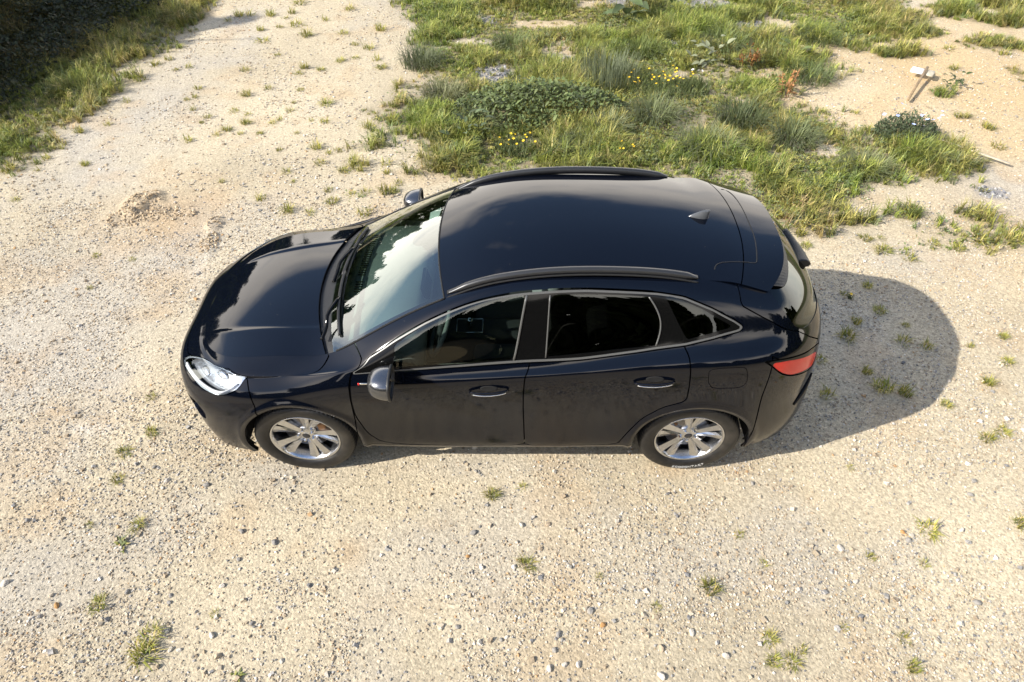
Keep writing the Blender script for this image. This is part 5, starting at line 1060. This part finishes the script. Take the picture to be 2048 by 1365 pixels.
def flowers(name, P0, label, n, rx, ry, h, col, fr, gcol_=(.10, .125, .045), nl=500, bushy=0):
    R_ = empty(name, (P0[0], P0[1], zat(P0))); tag(R_, label, 'flowers')
    a = rng.uniform(0, 2 * pi, nl); q = np.sqrt(rng.random(nl)); P = np.stack([rx * 1.1 * q * np.cos(a), ry * 1.1 * q * np.sin(a), np.zeros(nl)], 1)
    V, F, C = blades(P, rng.uniform(.5, 1, nl) * h, rng.uniform(0, 6, nl), rng.uniform(.1, 1.0, nl), np.full(nl, .008), np.array(gcol_) * rng.uniform(.7, 1.4, (nl, 1)))
    if bushy:
        a2 = rng.uniform(0, 2 * pi, bushy); q2 = np.sqrt(rng.random(bushy)); xy2 = np.stack([rx * 1.15 * q2 * np.cos(a2), ry * 1.15 * q2 * np.sin(a2)], 1)
        V, F, C = cat([(V, F, C), leaflets(xy2, h * (1.05 - .75 * q2**2) * rng.random(bushy)**.6, rng.uniform(.03, .06, bushy), np.array(gcol_) * rng.uniform(.6, 1.5, (bushy, 1)), .8, .45)])
    o = link('foliage', fast_mesh('flower_foliage', V, F, LEAF, True, C), None, R_); o['kind'] = 'stuff'
    m = bpy.data.materials.get(name + '_petal') or pbr(name + '_petal', col, .6)
    V, F = [(0, 0, 0)], []
    for j in range(8): aa = j * pi / 4; rr_ = 1 if j % 2 == 0 else .72; V.append((rr_ * cos(aa), rr_ * sin(aa), .25))
    for j in range(8): F.append((0, 1 + j, 1 + (j + 1) % 8))
    me = bpy.data.meshes.new('flower_head'); me.from_pydata(V, [], F); me.materials.append(m)
    for j in range(n):
        aa = random.uniform(0, 6.28); qq = sqrt(random.random()); o = link('flower_head', me, None, R_, (rx * qq * cos(aa), ry * qq * sin(aa), h * random.uniform(.8, 1.1))); o.scale = (fr * random.uniform(.8, 1.25),) * 3; o.rotation_euler = (random.uniform(-.5, .5), random.uniform(-.5, .5), 0)
    return R_
flowers('yellow_flowers', P_YEL1, 'largest patch of small yellow flowers, right of the nettle patch', 44, .55, .30, .22, (.74, .47, .01), .018, nl=900)
flowers('yellow_flowers', P_YEL2, 'small yellow flower patch close behind the front of the car roof', 14, .28, .20, .16, (.74, .46, .01), .017)
flowers('yellow_flowers', P_YEL3, 'few yellow flowers close behind the middle of the car roof', 7, .22, .12, .14, (.74, .47, .01), .015, nl=250)
flowers('yellow_flowers', P_YFLOWER, 'single yellow flower inside the car shadow', 1, .02, .02, .07, (.85, .58, .01), .022, nl=24)
flowers('blue_flowers', P_BLUE, 'dark bushy plant with pale blue flowers near the lying batten', 14, .36, .26, .34, (.42, .50, .85), .026, (.07, .09, .045), 260, 1500)
flowers('white_flowers', (2.62, 5.45), 'few white flowers at the right end of the yellow flowers', 5, .18, .10, .24, (.75, .74, .68), .026, nl=120)
# --- timber
WOOD = grain(pbr('weathered_wood', (.22, .155, .085), .8), 14, .35, .5, 60); PALEWOOD = grain(pbr('bleached_wood', (.42, .37, .28), .8), 14, .2, .4, 60); WHITEP = pbr('white_painted_board', (.74, .74, .74), .55)
ST_ = empty('wooden_stake', (5.44, 5.0, .03)); tag(ST_, 'weathered wooden stake with a small white board lying on the sand', 'stake')
dx, dy = 6.05 - 5.44, 5.87 - 5.0; az = math.atan2(dy, dx); Ls = math.hypot(dx, dy); ST_.rotation_euler = (0, -.07, az)
link('stake_shaft', box_mesh('stake_shaft', Ls, .034, .026, .004, 1, WOOD), None, ST_, (Ls / 2, 0, .02))
link('board', box_mesh('board', .16, .16, .018, .003, 1, WHITEP), None, ST_, (Ls - .13, .10, .0))
link('board_back', box_mesh('board_back', .17, .10, .018, .003, 1, PALEWOOD), None, ST_, (Ls - .13, -.07, .0))
BT = empty('batten', (5.34, 3.89, .05)); tag(BT, 'bleached thin wooden batten lying across the grass edge at right', 'batten')
dx, dy = 5.95 - 5.34, 3.35 - 3.89; az = math.atan2(dy, dx); Lb = math.hypot(dx, dy); BT.rotation_euler = (0, .03, az)
link('strip', box_mesh('strip', Lb * .42, .024, .016, .003, 1, PALEWOOD), None, BT, (Lb * .20, 0, .03)); link('strip', box_mesh('strip', Lb * .6, .032, .016, .003, 1, PALEWOOD), None, BT, (Lb * .71, .01, .025))
# --- trees left of the track: they shade the verge and show in the windshield
def tree_mesh(seed, H, R_):
    r = np.random.default_rng(seed)
    V, F = [], []
    limbs = [((0, 0, -.1), (.05, .03, H * .5), .13, .07), ((.05, .03, H * .5), (-.05, .1, H * .93), .07, .015)]
    for k_ in range(9):
        a = k_ * 2.4 + r.uniform(-.4, .4); z = H * r.uniform(.15, .7); l = R_ * r.uniform(.55, .95); limbs.append(((.03, .02, z), (l * cos(a), l * sin(a), z + l * r.uniform(.3, .9)), .045, .01))
    for (p, q, r0, r1) in limbs:
        p, q = np.array(p), np.array(q); b0 = len(V); ax = q - p; s1 = np.cross(ax, [.3, .9, .1]); s1 /= np.linalg.norm(s1); s2 = np.cross(ax, s1); s2 /= np.linalg.norm(s2)
        for i in range(5):
            f = i / 4; c_ = p + ax * f + s1 * .06 * sin(f * 3); rr_ = r0 + (r1 - r0) * f
            for j in range(7): a = 2 * pi * j / 7; V.append(tuple(c_ + (s1 * cos(a) + s2 * sin(a)) * rr_))
        for i in range(4):
            for j in range(7): F.append((b0 + i * 7 + j, b0 + i * 7 + (j + 1) % 7, b0 + (i + 1) * 7 + (j + 1) % 7, b0 + (i + 1) * 7 + j))
    tm = bpy.data.meshes.new('trunk'); tm.from_pydata(V, [], F); tm.update(); tm.materials.append(BARK)
    nc = 150; cz = r.uniform(.08, .97, nc); env = np.sin(np.clip(cz * .9 + .12, 0, 1) * pi)**.7; aa = r.uniform(0, 2 * pi, nc); q = np.sqrt(r.random(nc)) * env * R_
    cc = np.stack([q * np.cos(aa), q * np.sin(aa), cz * H], 1); per = 120; cr_ = r.uniform(.22, .48, nc)
    d = r.normal(size=(nc * per, 3)); d /= np.linalg.norm(d, axis=1)[:, None]; P = np.repeat(cc, per, 0) + d * (np.repeat(cr_, per) * r.random(nc * per)**.4)[:, None]; P[:, 2] = np.maximum(P[:, 2], .1)
    P = np.concatenate([P, np.stack([r.normal(0, .12, 260), r.normal(0, .12, 260), H * r.uniform(.9, 1.12, 260)], 1)])
    LV = leaflets(P[:, :2], P[:, 2], r.uniform(.13, .26, len(P)), np.array([.05, .075, .022]) * r.uniform(.6, 1.6, (len(P), 1)), .9, .6)
    return tm, fast_mesh('crown', LV[0], LV[1], LEAF, True, LV[2])
TRS = [tree_mesh(11, 4.8, 1.7), tree_mesh(12, 5.2, 1.9), tree_mesh(13, 4.4, 1.6)]
for q, (x_, y_, s_) in enumerate([(-12.9, 3.1, .95), (-12.6, 5.3, 1.0), (-12.2, 7.5, 1.02), (-11.9, 9.8, 1.05), (-12.3, 12.2, .95), (-11.8, 14.8, .9), (-11.0, 17.6, 1.05), (-10.2, 20.5, 1.0), (-9.0, 23.4, 1.0), (-7.2, 26.0, .95), (-9.7, 4.9, .46), (-9.6, 5.9, .50), (-9.7, 6.9, .52), (-9.8, 7.9, .55), (-9.9, 8.9, .56), (-10.0, 9.9, .58), (-10.0, 10.9, .60), (-10.1, 12.0, .62), (-11.5, 4.4, .72), (-11.4, 5.7, .78), (-11.3, 7.0, .8), (-11.3, 8.3, .8), (-11.4, 9.6, .8), (-11.4, 11.0, .8), (-11.5, 12.4, .8), (-15.4, 4.4, 1.1), (-15.2, 8.0, 1.1), (-14.8, 12.0, 1.1)]):
    T_ = empty('tree', (x_, y_, 0), random.uniform(0, 6.28)); T_.scale = (s_,) * 3
    tag(T_, 'leafy tree outside the left edge beyond the shaded verge, seen reflected in the windshield', 'tree', 'trees beyond the shaded verge')
    link('trunk', TRS[q % 3][0], None, T_); link('crown', TRS[q % 3][1], None, T_)

# --- far wood on the camera's side of the track, one mass
n = 60000; a = rng.uniform(pi * 1.0, pi * 2.0, n); R_ = 29 + 6 * rng.random(n); hh = 10.5 + 6.0 * (fbm(a * 16, a * 3, 1.0, 4, 3) - .5) * 2
P2 = np.stack([R_ * np.cos(a), R_ * np.sin(a)], 1); LV = leaflets(P2, hh * rng.random(n)**.75, rng.uniform(.9, 1.6, n), np.array([.045, .06, .02]) * rng.uniform(.6, 1.5, (n, 1)), .9, .8)
wood = link('wood', fast_mesh('wood', LV[0], LV[1], LEAF, True, LV[2])); tag(wood, 'far-off dark wood beyond the field, seen only as reflection in the car side', 'wood', kind='stuff')
